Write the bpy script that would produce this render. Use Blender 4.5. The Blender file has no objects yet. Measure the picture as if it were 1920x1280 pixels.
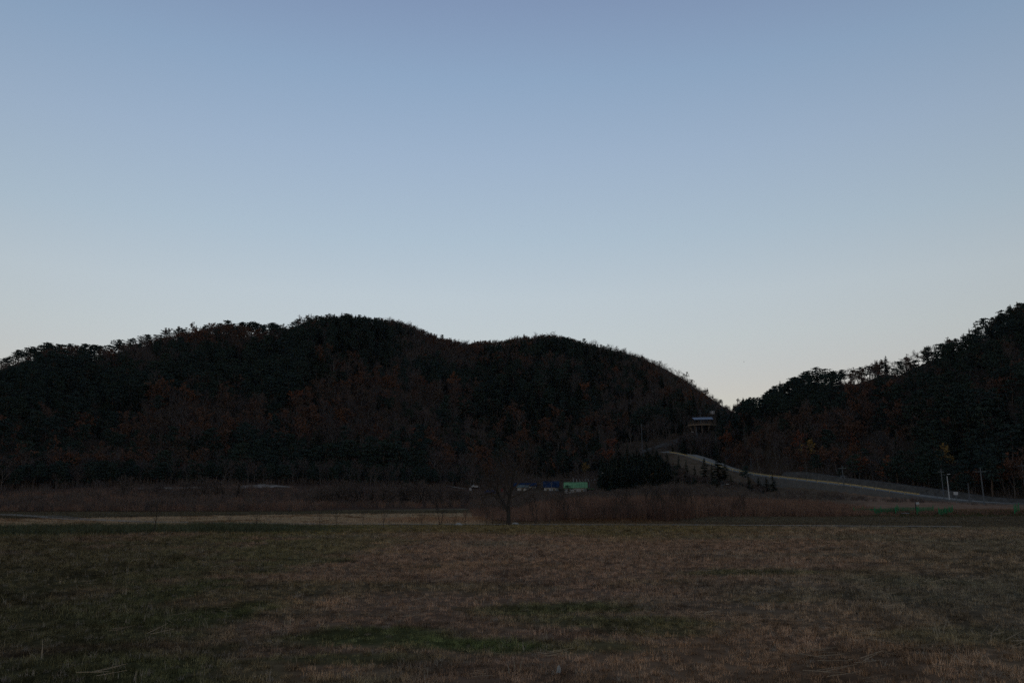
import bpy, math, random
import numpy as np
from mathutils import Vector, Matrix

# ------------------------------------------------------------------ camera, sky, sun, exposure
SC = bpy.context.scene
COL = SC.collection
F, CAMH = 1493.0, 1.6                     # focal length in pixels of a 1920 px wide frame, eye height
P = math.atan(315.0 / F)                  # the camera looks up by about 12 degrees
cam = bpy.data.cameras.new('camera'); cam_o = bpy.data.objects.new('camera', cam); COL.objects.link(cam_o)
cam.sensor_fit = 'HORIZONTAL'; cam.sensor_width = 36; cam.lens = F / 1920 * 36
cam.clip_start = 0.1; cam.clip_end = 6000
cam_o.location = (0, 0, CAMH); cam_o.rotation_euler = (math.pi / 2 + P, 0, 0)
SC.camera = cam_o

def lin1(s):
    c = s / 255.0
    return c / 12.92 if c <= .04045 else ((c + .055) / 1.055) ** 2.4
def lin(c): return tuple(lin1(v) for v in c)

SUN_EL, SUN_ROT = math.radians(4), math.radians(-10)
w = bpy.data.worlds.new('World'); SC.world = w; w.use_nodes = True
wn, wl = w.node_tree.nodes, w.node_tree.links
bg = wn['Background']; wout = wn['World Output']
sky = wn.new('ShaderNodeTexSky'); sky.sky_type = 'NISHITA'; sky.sun_disc = False
sky.sun_elevation = SUN_EL; sky.sun_rotation = SUN_ROT
sky.air_density = 1; sky.dust_density = 0; sky.ozone_density = 1
tint = wn.new('ShaderNodeMix'); tint.data_type = 'RGBA'; tint.blend_type = 'MULTIPLY'
tint.inputs[0].default_value = 1; tint.inputs[7].default_value = (.80, .84, 1.10, 1)
wl.new(sky.outputs[0], tint.inputs[6]); wl.new(tint.outputs[2], bg.inputs[0]); bg.inputs[1].default_value = .09
# the twilight arch: a smooth gradient with elevation, the same all round the horizon
tc = wn.new('ShaderNodeTexCoord'); sep = wn.new('ShaderNodeSeparateXYZ'); ramp = wn.new('ShaderNodeValToRGB')
wl.new(tc.outputs['Generated'], sep.inputs[0]); wl.new(sep.outputs[2], ramp.inputs[0])
TW = [(0.0, (.300, .205, .150)), (.141, (.314, .240, .190)), (.206, (.327, .307, .259)), (.258, (.328, .334, .3045)), (.328, (.279, .321, .329)), (.419, (.236, .289, .345)),
      (.501, (.186, .252, .332)), (.572, (.151, .196, .285)), (.8, (.090, .122, .205)), (1.0, (.068, .095, .17))]
els = ramp.color_ramp.elements
for i, (z, c) in enumerate(TW):
    e = els[i] if i < 2 else els.new(z)
    e.position = z; e.color = (*c, 1)
# the side where the sun went down (ahead, behind the hills) glows a little more than the side behind the camera; the falloff also imitates lens vignetting
glow = wn.new('ShaderNodeMapRange'); glow.interpolation_type = 'SMOOTHSTEP'
for k, v in ((1, .2), (2, 1), (3, .70), (4, 1.06)): glow.inputs[k].default_value = v
wl.new(sep.outputs[1], glow.inputs[0])
bg2 = wn.new('ShaderNodeBackground'); wl.new(ramp.outputs[0], bg2.inputs[0]); wl.new(glow.outputs[0], bg2.inputs[1])
add = wn.new('ShaderNodeAddShader'); wl.new(bg.outputs[0], add.inputs[0]); wl.new(bg2.outputs[0], add.inputs[1])
wl.new(add.outputs[0], wout.inputs[0])

sun = bpy.data.lights.new('sun', 'SUN'); sun_o = bpy.data.objects.new('sun', sun); COL.objects.link(sun_o)
sun.energy = .03; sun.angle = math.radians(10); sun.color = (1, .85, .7)
sd = Vector((math.sin(SUN_ROT) * math.cos(SUN_EL), math.cos(SUN_ROT) * math.cos(SUN_EL), math.sin(SUN_EL)))
sun_o.rotation_euler = sd.to_track_quat('Z', 'Y').to_euler()
vs = SC.view_settings
vs.view_transform = 'Standard'; vs.look = 'None'; vs.exposure = 0; vs.gamma = 1; vs.use_curve_mapping = False
SC.render.engine = 'CYCLES'
SC.cycles.max_bounces = 5; SC.cycles.diffuse_bounces = 3; SC.cycles.transparent_max_bounces = 6
SC.cycles.use_denoising = False      # fine grass and twigs stay crisp; the sky light is clean without it

# ------------------------------------------------------------------ measuring helpers
cP, sP = math.cos(P), math.sin(P)
def ray(px, py):
    u, v = (px - 960) / F, (640 - py) / F
    return u, cP - v * sP, sP + v * cP
def at(px, py, r):
    """The point that a sight line meets at horizontal distance r."""
    x, y, z = ray(px, py); k = r / math.hypot(x, y)
    return Vector((x * k, y * k, CAMH + z * k))
def az_of(px): return math.atan((px - 960) / F * cP)
def px_of(az): return 960 + F * np.tan(np.clip(az, -1.2, 1.2)) / cP
def proj(x, y, z):
    d = y * cP + (z - CAMH) * sP; h = -y * sP + (z - CAMH) * cP
    return 960 + F * x / d, 640 - F * h / d
def sm(a, b, x):
    t = np.clip((np.asarray(x, float) - a) / (b - a), 0, 1); return t * t * (3 - 2 * t)

def vnoise(x, y, seed=0):
    x = np.asarray(x, float); y = np.asarray(y, float)
    ix, iy = np.floor(x), np.floor(y); fx, fy = x - ix, y - iy
    def h(a, b):
        s = np.sin(a * 127.1 + b * 311.7 + seed * 74.7) * 43758.5453
        return s - np.floor(s)
    fx, fy = fx * fx * (3 - 2 * fx), fy * fy * (3 - 2 * fy)
    return (h(ix, iy) * (1 - fx) + h(ix + 1, iy) * fx) * (1 - fy) + (h(ix, iy + 1) * (1 - fx) + h(ix + 1, iy + 1) * fx) * fy
def fbm(x, y, seed=0, octv=4):
    s, a, t = 0, .5, 0
    for k in range(octv):
        s = s + a * vnoise(x * 2 ** k + 13.1 * k, y * 2 ** k + 7.7 * k, seed + k); t += a; a *= .5
    return s / t

# ------------------------------------------------------------------ the lie of the land
def curve(pts):
    rows = []
    for px, py, r in pts:
        q = at(px, py, r); rows.append((math.atan2(q.x, q.y), r, q.z))
    rows.sort(); a = np.array(rows); return a[:, 0], a[:, 1], a[:, 2]
# rows of the treetops along the skyline
TOP_L = [(-700, 775), (-300, 720), (-60, 690), (0, 674), (40, 652), (100, 641), (180, 645), (205, 640), (250, 631), (350, 612), (395, 603), (420, 606), (445, 600), (500, 603), (530, 608),
         (548, 602), (570, 590), (640, 585), (700, 593), (735, 598), (770, 609), (800, 622), (828, 632), (870, 640), (940, 637), (960, 632), (1000, 628), (1040, 624),
         (1070, 630), (1100, 638), (1150, 648), (1200, 662), (1240, 680), (1275, 697), (1300, 715), (1330, 735), (1360, 757), (1384, 768)]
TOP_R = [(1384, 768), (1395, 752), (1410, 742), (1440, 735), (1460, 722), (1480, 708), (1510, 698), (1535, 686), (1560, 692), (1600, 690), (1630, 682), (1660, 668), (1680, 676),
         (1700, 668), (1740, 650), (1780, 641), (1820, 625), (1850, 612), (1875, 595), (1890, 578), (1910, 568), (1930, 562), (2000, 540), (2100, 505), (2300, 450), (2600, 440)]
TOPX = np.array([p[0] for p in TOP_L + TOP_R[1:]], float); TOPY = np.array([p[1] for p in TOP_L + TOP_R[1:]], float)
def top_row(px): return np.interp(px, TOPX, TOPY)
def lift(px):   # how many pixels the trees stand above the ground on the skyline
    return np.interp(px, [-700, 0, 60, 180, 240, 420, 440, 520, 560, 700, 740, 830, 950, 1000, 1060, 1110, 1200, 1384, 1400, 1560, 1680, 1700, 1880, 1920, 2600],
                     [26, 26, 36, 36, 26, 24, 34, 32, 24, 18, 13, 12, 15, 22, 20, 13, 11, 10, 24, 32, 32, 30, 32, 42, 46])
def ridge_r(px): return np.interp(px, [-700, 0, 400, 640, 830, 1040, 1240, 1384, 1400, 1540, 1700, 1920, 2600], [380, 430, 480, 540, 560, 560, 500, 440, 400, 378, 388, 415, 460])
C_FLAT = curve([(-700, 962, 165), (0, 960, 165), (560, 959, 168), (650, 956, 175), (870, 953, 185), (1000, 962, 150), (1300, 963, 145), (1600, 960, 150), (1750, 958, 155), (1920, 957, 155), (2600, 957, 155)])
C_BANK = curve([(-700, 936, 225), (0, 930, 235), (250, 917, 255), (480, 914, 268), (600, 916, 280), (870, 919, 300), (1060, 926, 300), (1150, 917, 300), (1250, 908, 288), (1330, 905, 296),
                (1450, 913, 286), (1550, 921, 272), (1640, 931, 260), (1740, 939, 248), (1850, 946, 236), (1920, 948, 232), (2600, 950, 225)])
ROADPTS = [(1236, 848, 356), (1262, 850, 352), (1285, 855, 346), (1310, 863, 337), (1335, 873, 327), (1360, 880, 318), (1385, 886, 310), (1415, 891, 300), (1450, 895, 290), (1500, 901, 281), (1600, 912, 268),
           (1700, 927, 256), (1740, 933, 251), (1790, 938, 245), (1850, 943, 239), (1920, 945, 235), (2050, 947, 230)]
C_FOOT = curve([(-700, 925, 250), (0, 915, 262), (250, 906, 282), (480, 904, 292), (600, 900, 308), (870, 906, 326), (1060, 906, 335), (1150, 885, 345), (1200, 862, 352)] + ROADPTS + [(2600, 950, 228)])
_ra = np.array([az_of(p) for p in np.arange(-700, 2601, 20)])
_rp = np.arange(-700, 2601, 20, dtype=float)
C_RIDGE = curve([(p, float(top_row(p) + lift(p)), float(ridge_r(p))) for p in list(np.arange(-700, 1384, 20)) + [1384] + list(np.arange(1400, 2601, 20))])
def H(x, y, micro=True):
    x = np.atleast_1d(np.asarray(x, float)); y = np.atleast_1d(np.asarray(y, float))
    az, r = np.arctan2(x, y), np.hypot(x, y)
    fade = 1 - sm(.85, 1.25, np.abs(az))
    def g(c): return np.interp(az, c[0], c[1]), np.interp(az, c[0], c[2])
    (r2, z2), (r3, z3), (r4, z4), (r7, z7) = g(C_FLAT), g(C_BANK), g(C_FOOT), g(C_RIDGE)
    r5, z5 = r4 + 8, z4 + .25 + 1.2 * sm(.28, .15, az)
    r6 = r5 + .48 * (r7 - r5); z6 = z5 + .52 * (z7 - z5) + 3.5 * np.sin(az * 23 + 1) + 2 * np.sin(az * 41)
    r3 = np.minimum(r3, r4 - 3.4); wl_ = sm(az_of(1395), az_of(1440), az); r3 = r3 * (1 - wl_) + np.minimum(r4 - 3.4, r3 + 40) * wl_
    zero = np.zeros_like(r)
    RR = np.stack([zero - 5, zero + 60, zero + 84, r2, r3, r4 - .6, r5, r6, r7, r7 + 45, r7 + 220, r7 + 700])
    ZZ = np.stack([zero, zero, zero, z2, z3, z4, z5, z6, z7, z7 - 7, z7 * .35, zero])
    h = np.diff(RR, axis=0); d = np.diff(ZZ, axis=0) / h
    m = np.zeros_like(RR)
    same = d[:-1] * d[1:] > 0
    with np.errstate(divide='ignore', invalid='ignore'):
        hm = 3 * (h[:-1] + h[1:]) / ((2 * h[1:] + h[:-1]) / d[:-1] + (h[1:] + 2 * h[:-1]) / d[1:])
    m[1:-1] = np.where(same, np.nan_to_num(hm), 0)
    k = np.clip((r[None] >= RR).sum(0) - 1, 0, len(RR) - 2); j = np.arange(len(r))
    hk = h[k, j]; t = np.clip((r - RR[k, j]) / hk, 0, 1)
    z = (2 * t ** 3 - 3 * t ** 2 + 1) * ZZ[k, j] + (t ** 3 - 2 * t ** 2 + t) * hk * m[k, j] + (3 * t ** 2 - 2 * t ** 3) * ZZ[k + 1, j] + (t ** 3 - t ** 2) * hk * m[k + 1, j]
    z = z * fade
    if micro:
        near = 1 - sm(60, 90, r)
        z = z + near * (.10 * (fbm(x / 6, y / 6, 3) - .5) + .09 * (fbm(x / 1.1, y / 1.1, 9, 3) - .5))
        hill = sm(r5, r5 + 40, r) * fade
        z = z + hill * 2.2 * (fbm(x / 25, y / 25, 21) - .5)
    return z
def hz(x, y): return float(H(x, y)[0])
def on(px, r, dz=0.0):
    a = az_of(px); x, y = r * math.sin(a), r * math.cos(a); return Vector((x, y, hz(x, y) + dz))
def m_per_px(r): return r / F

# ------------------------------------------------------------------ materials
def mat(name, col, rough=.9, vary=0.0, scale=1.0, spec=0.0, metal=0.0, attr=None, attr_type='GEOMETRY', rnd=None, bump=0.0, detail=4, stretch=None):
    m = bpy.data.materials.new(name); m.use_nodes = True
    n, l = m.node_tree.nodes, m.node_tree.links; b = n['Principled BSDF']
    b.inputs['Roughness'].default_value = rough; b.inputs['Metallic'].default_value = metal
    b.inputs['Specular IOR Level'].default_value = spec
    out = None
    if attr:
        a = n.new('ShaderNodeAttribute'); a.attribute_name = attr; a.attribute_type = attr_type; out = a.outputs['Color']
    elif rnd:
        o = n.new('ShaderNodeObjectInfo'); rp = n.new('ShaderNodeValToRGB'); e = rp.color_ramp.elements
        while len(e) < len(rnd): e.new(.5)
        for i, c in enumerate(rnd):
            e[i].position = i / (len(rnd) - 1); e[i].color = (*c, 1)
        # neighbours look alike: mostly a slow noise over the place where the plant stands, partly chance
        ln_ = n.new('ShaderNodeTexNoise'); ln_.inputs['Scale'].default_value = .035; ln_.inputs['Detail'].default_value = 2; l.new(o.outputs['Location'], ln_.inputs['Vector'])
        sp = n.new('ShaderNodeMapRange'); sp.inputs[1].default_value = .3; sp.inputs[2].default_value = .7; l.new(ln_.outputs[0], sp.inputs[0])
        mx_ = n.new('ShaderNodeMix'); mx_.inputs[0].default_value = .35; l.new(sp.outputs[0], mx_.inputs[2]); l.new(o.outputs['Random'], mx_.inputs[3])
        l.new(mx_.outputs[0], rp.inputs[0]); out = rp.outputs[0]
    else:
        rg = n.new('ShaderNodeRGB'); rg.outputs[0].default_value = (*col, 1); out = rg.outputs[0]
    if vary or bump:
        t = n.new('ShaderNodeTexCoord'); nz = n.new('ShaderNodeTexNoise'); nz.inputs['Scale'].default_value = scale; nz.inputs['Detail'].default_value = detail
        src = t.outputs['Object']
        if stretch:
            mp = n.new('ShaderNodeMapping'); mp.inputs['Scale'].default_value = stretch; l.new(src, mp.inputs[0]); src = mp.outputs[0]
        l.new(src, nz.inputs['Vector'])
        if vary:
            mr = n.new('ShaderNodeMapRange'); mr.inputs[1].default_value = .25; mr.inputs[2].default_value = .75
            mr.inputs[3].default_value = 1 - vary; mr.inputs[4].default_value = 1 + vary; l.new(nz.outputs[0], mr.inputs[0])
            mx = n.new('ShaderNodeVectorMath'); mx.operation = 'SCALE'; l.new(out, mx.inputs[0]); l.new(mr.outputs[0], mx.inputs['Scale']); out = mx.outputs[0]
        if bump:
            bp = n.new('ShaderNodeBump'); bp.inputs['Strength'].default_value = bump; bp.inputs['Distance'].default_value = .05
            l.new(nz.outputs[0], bp.inputs['Height']); l.new(bp.outputs[0], b.inputs['Normal'])
    l.new(out, b.inputs['Base Color'])
    return m
M = {
    'field': mat('field_soil', None, attr='tint', vary=.35, scale=3.0, bump=.5, detail=8),
    'land': mat('hillside_soil', None, attr='tint', vary=.35, scale=.5, detail=8),
    'blade': mat('grass_blade', None, attr='tint', attr_type='INSTANCER', rough=.9),
    'pine': mat('pine_needles', None, rnd=[(.030, .042, .034), (.038, .052, .036), (.032, .047, .040), (.043, .053, .035)]),
    'spruce': mat('conifer_needles', None, rnd=[(.034, .052, .043), (.042, .062, .046), (.046, .063, .042)]),
    'pinebark': mat('pine_bark', (.11, .075, .055), vary=.3, scale=2),
    'bark': mat('grey_bark', (.13, .11, .095), vary=.3, scale=3),
    'bigbark': mat('dark_bark', (.05, .042, .036), vary=.35, scale=6),
    'twig': mat('bare_twigs', None, rnd=[(.090, .069, .061), (.105, .075, .062), (.082, .067, .061), (.108, .076, .060)]),
    'bigtwig': mat('dark_twigs', (.075, .056, .045)),
    'leaf': mat('autumn_leaves', None, rnd=[(.075, .058, .046), (.09, .062, .045), (.11, .062, .042), (.13, .062, .037), (.15, .066, .036), (.18, .078, .036)]),
    'orange': mat('orange_leaves', None, rnd=[(.19, .076, .036), (.17, .060, .034), (.21, .10, .040)]),
    'yellow': mat('yellow_leaves', (.25, .15, .045), vary=.2),
    'reed': mat('reed_stems', None, rnd=[(.21, .115, .078), (.15, .085, .062), (.28, .165, .11), (.17, .08, .056)]),
    'brush': mat('brush_twigs', None, rnd=[(.11, .082, .068), (.135, .098, .076), (.095, .076, .068)]),
    'concrete': mat('worn_concrete', (.135, .122, .105), vary=.18, scale=.6),
    'asphalt': mat('pale_road', (.25, .225, .185), vary=.12, scale=.5),
    'lane': mat('pale_gravel', (.27, .225, .18), vary=.25, scale=.8),
    'bank': mat('grey_cut_slope', (.085, .076, .064), vary=.35, scale=.8),
    'yellowpaint': mat('yellow_paint', (.50, .36, .15), vary=.35, scale=2),
    'pole': mat('concrete_pole', (.12, .125, .13), vary=.1, scale=2),
    'steel': mat('galvanised_steel', (.13, .14, .14), rough=.6, spec=.3),
    'white': mat('white_paint', (.44, .43, .42), vary=.05, scale=2),
    'wallw': mat('dirty_white_wall', (.40, .36, .33), vary=.3, scale=1.2),
    'bluer': mat('blue_sheet_roof', (.018, .032, .066), vary=.45, scale=.8, rough=.6),
    'greyr': mat('grey_sheet_roof', (.12, .14, .13), vary=.2, scale=.8),
    'greenr': mat('green_sheet_roof', (.145, .285, .135), vary=.3, scale=.8, rough=.6),
    'glass': mat('dark_glass', (.02, .022, .025), rough=.2, spec=.5),
    'deckw': mat('deck_timber', (.17, .12, .085), vary=.25, scale=1.5),
    'deckl': mat('pale_timber', (.22, .155, .105), vary=.2, scale=1.5),
    'deckroof': mat('blue_grey_sheet', (.15, .175, .215), vary=.35, scale=.5, rough=.5, spec=.4),
    'net': mat('green_netting', (.02, .155, .065), rough=.6),
    'netpost': mat('green_post', (.03, .22, .09), rough=.6),
    'black': mat('dark_paint', (.02, .022, .03)),
    'stone': mat('pale_stone', (.36, .34, .31), vary=.15, scale=5),
    'bluetarp': mat('blue_tarpaulin', (.025, .04, .10), vary=.3, scale=2, rough=.6),
    'red': mat('red_plastic', (.14, .03, .025)),
}

# ------------------------------------------------------------------ mesh helpers
class MB:
    def __init__(s): s.v, s.f, s.m = [], [], []
    def add(s, vs, fs, mi=0):
        o = len(s.v); s.v += [tuple(p) for p in vs]; s.f += [tuple(i + o for i in f) for f in fs]; s.m += [mi] * len(fs)
    def tube(s, p0, p1, r0, r1, n=6, mi=0, cap=True):
        p0, p1 = Vector(p0), Vector(p1); d = (p1 - p0)
        if d.length < 1e-6: return
        d.normalize(); a = d.orthogonal().normalized(); b = d.cross(a)
        vs = [p0 + (a * math.cos(2 * math.pi * i / n) + b * math.sin(2 * math.pi * i / n)) * r0 for i in range(n)]
        vs += [p1 + (a * math.cos(2 * math.pi * i / n) + b * math.sin(2 * math.pi * i / n)) * r1 for i in range(n)]
        fs = [(i, (i + 1) % n, n + (i + 1) % n, n + i) for i in range(n)]
        if cap: fs += [tuple(range(n, 2 * n)), tuple(range(n - 1, -1, -1))]
        s.add(vs, fs, mi)
    def ribbon(s, p0, p1, w0, w1, side, mi=0):
        s.add([p0 - side * w0, p0 + side * w0, p1 + side * w1, p1 - side * w1], [(0, 1, 2, 3)], mi)
    def box(s, c, sx, sy, sz, rz=0.0, mi=0):
        c = Vector(c); q = Matrix.Rotation(rz, 3, 'Z')
        vs = [c + q @ Vector((i * sx / 2, j * sy / 2, k * sz / 2)) for k in (-1, 1) for i, j in ((-1, -1), (1, -1), (1, 1), (-1, 1))]
        s.add(vs, [(3, 2, 1, 0), (4, 5, 6, 7), (0, 1, 5, 4), (1, 2, 6, 5), (2, 3, 7, 6), (3, 0, 4, 7)], mi)
    def mesh(s, name, mats, smooth=False):
        me = bpy.data.meshes.new(name); me.from_pydata(s.v, [], s.f)
        for m_ in (mats if isinstance(mats, (list, tuple)) else [mats]): me.materials.append(m_)
        me.polygons.foreach_set('material_index', s.m)
        if smooth: me.polygons.foreach_set('use_smooth', [True] * len(s.f))
        me.update(); return me
    def build(s, name, mats, parent=None, smooth=False): return obj(name, s.mesh(name, mats, smooth), parent)
def obj(name, data, parent=None):
    o = bpy.data.objects.new(name, data); COL.objects.link(o)
    if parent: o.parent = parent
    return o
def tag(o, label=None, cat=None, group=None, kind=None):
    if label: o['label'] = label
    if cat: o['category'] = cat
    if group: o['group'] = group
    if kind: o['kind'] = kind
    return o
def thing(name, loc, label, cat, group=None, rz=0.0):
    o = obj(name, None); o.location = loc; o.rotation_euler = (0, 0, rz); o.empty_display_size = .2
    return tag(o, label, cat, group)
def grid_mesh(name, X, Y, Z, material, tint=None, wrap=False):
    ny, nx = X.shape
    me = bpy.data.meshes.new(name)
    co = np.stack([X, Y, Z], -1).reshape(-1, 3)
    i, j = np.meshgrid(np.arange(ny - 1), np.arange(nx if wrap else nx - 1), indexing='ij')
    j2 = (j + 1) % nx
    q = np.stack([i * nx + j, i * nx + j2, (i + 1) * nx + j2, (i + 1) * nx + j], -1).reshape(-1, 4)
    q = q[:, ::-1]
    me.vertices.add(len(co)); me.vertices.foreach_set('co', co.ravel())
    me.loops.add(q.size); me.loops.foreach_set('vertex_index', q.ravel().astype(np.int32))
    me.polygons.add(len(q)); me.polygons.foreach_set('loop_start', np.arange(len(q), dtype=np.int32) * 4)
    me.update(calc_edges=True); me.polygons.foreach_set('use_smooth', np.ones(len(q), bool))
    if tint is not None:
        a = me.attributes.new('tint', 'FLOAT_COLOR', 'POINT')
        a.data.foreach_set('color', np.c_[tint.reshape(-1, 3), np.ones(len(co))].ravel().astype(np.float32))
    me.materials.append(material); me.validate()
    return me

# ------------------------------------------------------------------ land cover colours (albedo, with lens vignetting put into the left of the field)
def mixc(a, b, t): return a * (1 - t[..., None]) + np.asarray(b) * t[..., None]
def gpt(px, row):
    x, y, z = ray(px, row); k = CAMH / -z; return x * k, y * k
GREEN = [(*gpt(px, row), wx, wy, k) for px, row, wx, wy, k in ((690, 1192, 1.4, .9, .9), (880, 1206, 1.3, .7, 1), (640, 1235, 1.5, .5, .7), (90, 1190, 2.6, 1.0, .9), (300, 1145, 3, 1.5, .5),
         (1070, 1140, 1.5, 1.0, .8), (1180, 1165, 1.6, .9, .7), (1110, 1212, .8, .5, .6), (1430, 1074, 2.6, 1.2, .8), (1215, 1180, 1, .7, .6), (420, 1110, 3.5, 2.5, .5), (1840, 1195, 1.6, 1.0, .5), (770, 1100, 3, 1.6, .4))]
def field_tint(x, y):
    r = np.hypot(x, y); px = px_of(np.arctan2(x, y))
    dry = np.broadcast_to(np.array((.125, .091, .073)), x.shape + (3,)).copy()
    n1, n2, n3 = fbm(x / 7, y / 9, 31), fbm(x / 2.2, y / 2.6, 37), fbm(x / .7, y / .7, 41, 3)
    c = mixc(dry, (.140, .100, .074), sm(.5, .7, fbm(x / 4, y / 4, 53)))       # reddish dead grass
    c = mixc(c, (.10, .09, .074), sm(.5, .75, fbm(x / 11, y / 8, 57)))           # greyed straw
    left = sm(760, 60, px)
    g = sm(.50, .62, n1 * .55 + n2 * .45 + .10 * left + .035 * sm(40, 12, r) - .02)
    g = g * (.35 + .65 * sm(900, 500, px))
    for gx, gy, wx, wy, k in GREEN:
        g = np.maximum(g, k * sm(1.25, .35, np.hypot((x - gx) / wx, (y - gy) / wy) + .9 * (n2 - .5) + .5 * (fbm(x / .6, y / .6, 43, 3) - .5)))
    c = mixc(c, (.036, .056, .022), g * (.58 + .28 * sm(30, 12, r)))                # green regrowth
    c = mixc(c, (.042, .036, .026), left * .65)  # left side darkened in the colour, imitating lens vignetting
    right = sm(1500, 1900, px + (n1 - .5) * 500) * sm(8, 14, r)
    c = mixc(c, (.078, .074, .058), right * .62)                                   # the trampled grey-green corner
    edge = sm(46, 58, r + (n1 - .5) * 16) * (1 - sm(1250, 1600, px + (n2 - .5) * 160)) * sm(250, 650, px)
    c = mixc(c, (.068, .063, .030), edge * .75)                                   # olive strip before the lane
    rough = sm(56, 64, r + (n2 - .5) * 8) * sm(740, 560, px + (n1 - .5) * 200)
    c = mixc(c, (.050, .054, .028), rough * .7)
    c = c * (1 - .33 * sm(.58, .70, fbm(x / 1.3, y / 1.0, 71, 3)))[..., None]         # bare dark soil between the tufts
    return c * (.8 + .4 * n3)[..., None] * np.array((2.14, 1.76, 1.34)) * (1 + .16 * np.sin((x - .30 * y + 1.5 * n1) * 4.5) * sm(1350, 1650, px) * sm(8, 14, r))[..., None]
R_TAN = lambda px: np.interp(px, [-700, 130, 560, 900], [128, 128, 146, 150])
def land_tint(x, y):
    az, r = np.arctan2(x, y), np.hypot(x, y); px = px_of(az)
    n1, n2 = fbm(x / 14, y / 14, 81), fbm(x / 4, y / 4, 83)
    r3 = np.interp(az, C_BANK[0], C_BANK[1]); r4 = np.interp(az, C_FOOT[0], C_FOOT[1]); r2 = np.interp(az, C_FLAT[0], C_FLAT[1])
    A = np.broadcast_to(np.array((.37, .30, .235)), x.shape + (3,)).copy()           # dry stubble, left
    A = mixc(A, (.18, .12, .08), sm(.55, .68, n2))
    jr = r + (n2 - .5) * 4
    A = mixc(A, (.115, .103, .080), sm(-1, 1, jr - R_TAN(px))); A = mixc(A, (.03, .03, .024), sm(0, 1, jr - R_TAN(px)) * sm(4, 2, jr - R_TAN(px)))
    A = mixc(A, (.062, .042, .036), sm(-1, 1, jr - r2))
    B = np.broadcast_to(np.array((.15, .115, .085)), x.shape + (3,)).copy()           # middle
    B = mixc(B, (.07, .042, .033), sm(98, 102, jr)); B = mixc(B, (.065, .05, .04), sm(150, 170, jr)); B = mixc(B, (.125, .10, .078), sm(1255, 1290, px) * sm(235, 262, jr))
    C = np.broadcast_to(np.array((.125, .110, .088)), x.shape + (3,)).copy()          # right
    C = mixc(C, (.10, .072, .055), sm(.5, .65, n1) * .6)
    wetg = sm(1560, 1650, px)
    C = mixc(C, mixc(np.broadcast_to(np.array((.08, .048, .036)), C.shape).copy(), (.058, .066, .032), wetg), sm(124, 128, jr))
    C = mixc(C, mixc(np.broadcast_to(np.array((.10, .078, .062)), C.shape).copy(), (.20, .135, .105), wetg), sm(156, 164, jr))
    c = mixc(A, B, sm(880, 940, px)); c = mixc(c, C, sm(1230, 1330, px))
    floor = np.array((.05, .04, .034)) * (.7 + .6 * n1)[..., None]
    t = sm(-2, 6, r - r4)[..., None]
    c = c * (1 - t) + floor * t
    return c * (.75 + .5 * n2)[..., None] * np.array((1.20, 1.06, .84))

azs = np.concatenate([np.radians(np.arange(-180, -44, 4.0)), np.radians(np.arange(-44, 44.01, .28)), np.radians(np.arange(48, 180, 4.0))])
rs = np.concatenate([[.3, 1.5, 3, 4.5], np.geomspace(5.5, 84, 235)])
RR_, AA_ = np.meshgrid(rs, azs, indexing='ij'); X, Y = RR_ * np.sin(AA_), RR_ * np.cos(AA_)
tag(obj('field', grid_mesh('field', X, Y, H(X.ravel(), Y.ravel()).reshape(X.shape), M['field'], field_tint(X, Y) * .62, wrap=True)), kind='structure')
rs = np.concatenate([np.arange(84, 200, 1.5), np.arange(200, 360, 2.0), np.arange(360, 640, 4.0), np.geomspace(650, 4000, 24)])
RR_, AA_ = np.meshgrid(rs, azs, indexing='ij'); X, Y = RR_ * np.sin(AA_), RR_ * np.cos(AA_)
tag(obj('hillside', grid_mesh('hillside', X, Y, H(X.ravel(), Y.ravel()).reshape(X.shape), M['land'], land_tint(X, Y), wrap=True)), kind='structure')

def resample(pts, step):
    out = [pts[0]]
    for a, b in zip(pts, pts[1:]):
        n = max(1, int((b - a).length / step))
        out += [a.lerp(b, (k + 1) / n) for k in range(n)]
    return out
def ribbon_on_land(name, pts, width, material, dz, fn=None, cross=3, rag=0.0):
    """A lane draped over the land along ground points."""
    pts = resample(pts, 2.0); rows = []
    for i, p in enumerate(pts):
        t = (pts[min(i + 1, len(pts) - 1)] - pts[max(i - 1, 0)]); t.z = 0; t.normalize(); nrm = Vector((-t.y, t.x, 0))
        wj = width * (1 + rag * (random.Random(i * 7 + len(name)).random() - .5))
        rows.append([p + nrm * wj * (k / (cross - 1) - .5) for k in range(cross)])
    X = np.array([[q.x for q in rw] for rw in rows]); Y = np.array([[q.y for q in rw] for rw in rows])
    Z = (H(X.ravel(), Y.ravel()).reshape(X.shape) + dz) if fn is None else np.array([[q.z + dz for q in rw] for rw in rows])
    o = tag(obj(name, grid_mesh(name, X, Y, Z, material)), kind='structure'); return o
ribbon_on_land('gravel_lane', [on(p, r) for p, r in ((-300, 170), (0, 150), (75, 138), (150, 122), (290, 106), (420, 98), (590, 91), (780, 87.5), (950, 86), (1300, 86), (1700, 85.5), (1800, 85.3))], 4.0, M['lane'], .09, rag=.35)
ribbon_on_land('dirt_track', [on(p, r) for p, r in ((215, 257), (290, 260), (360, 264), (430, 266), (470, 272), (520, 283))], 9, M['lane'], .12, cross=5, rag=.6)
ribbon_on_land('dirt_path', [on(p, r) for p, r in ((838, 314), (860, 309), (872, 306))], 1.4, M['lane'], .12, rag=.6)

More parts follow.
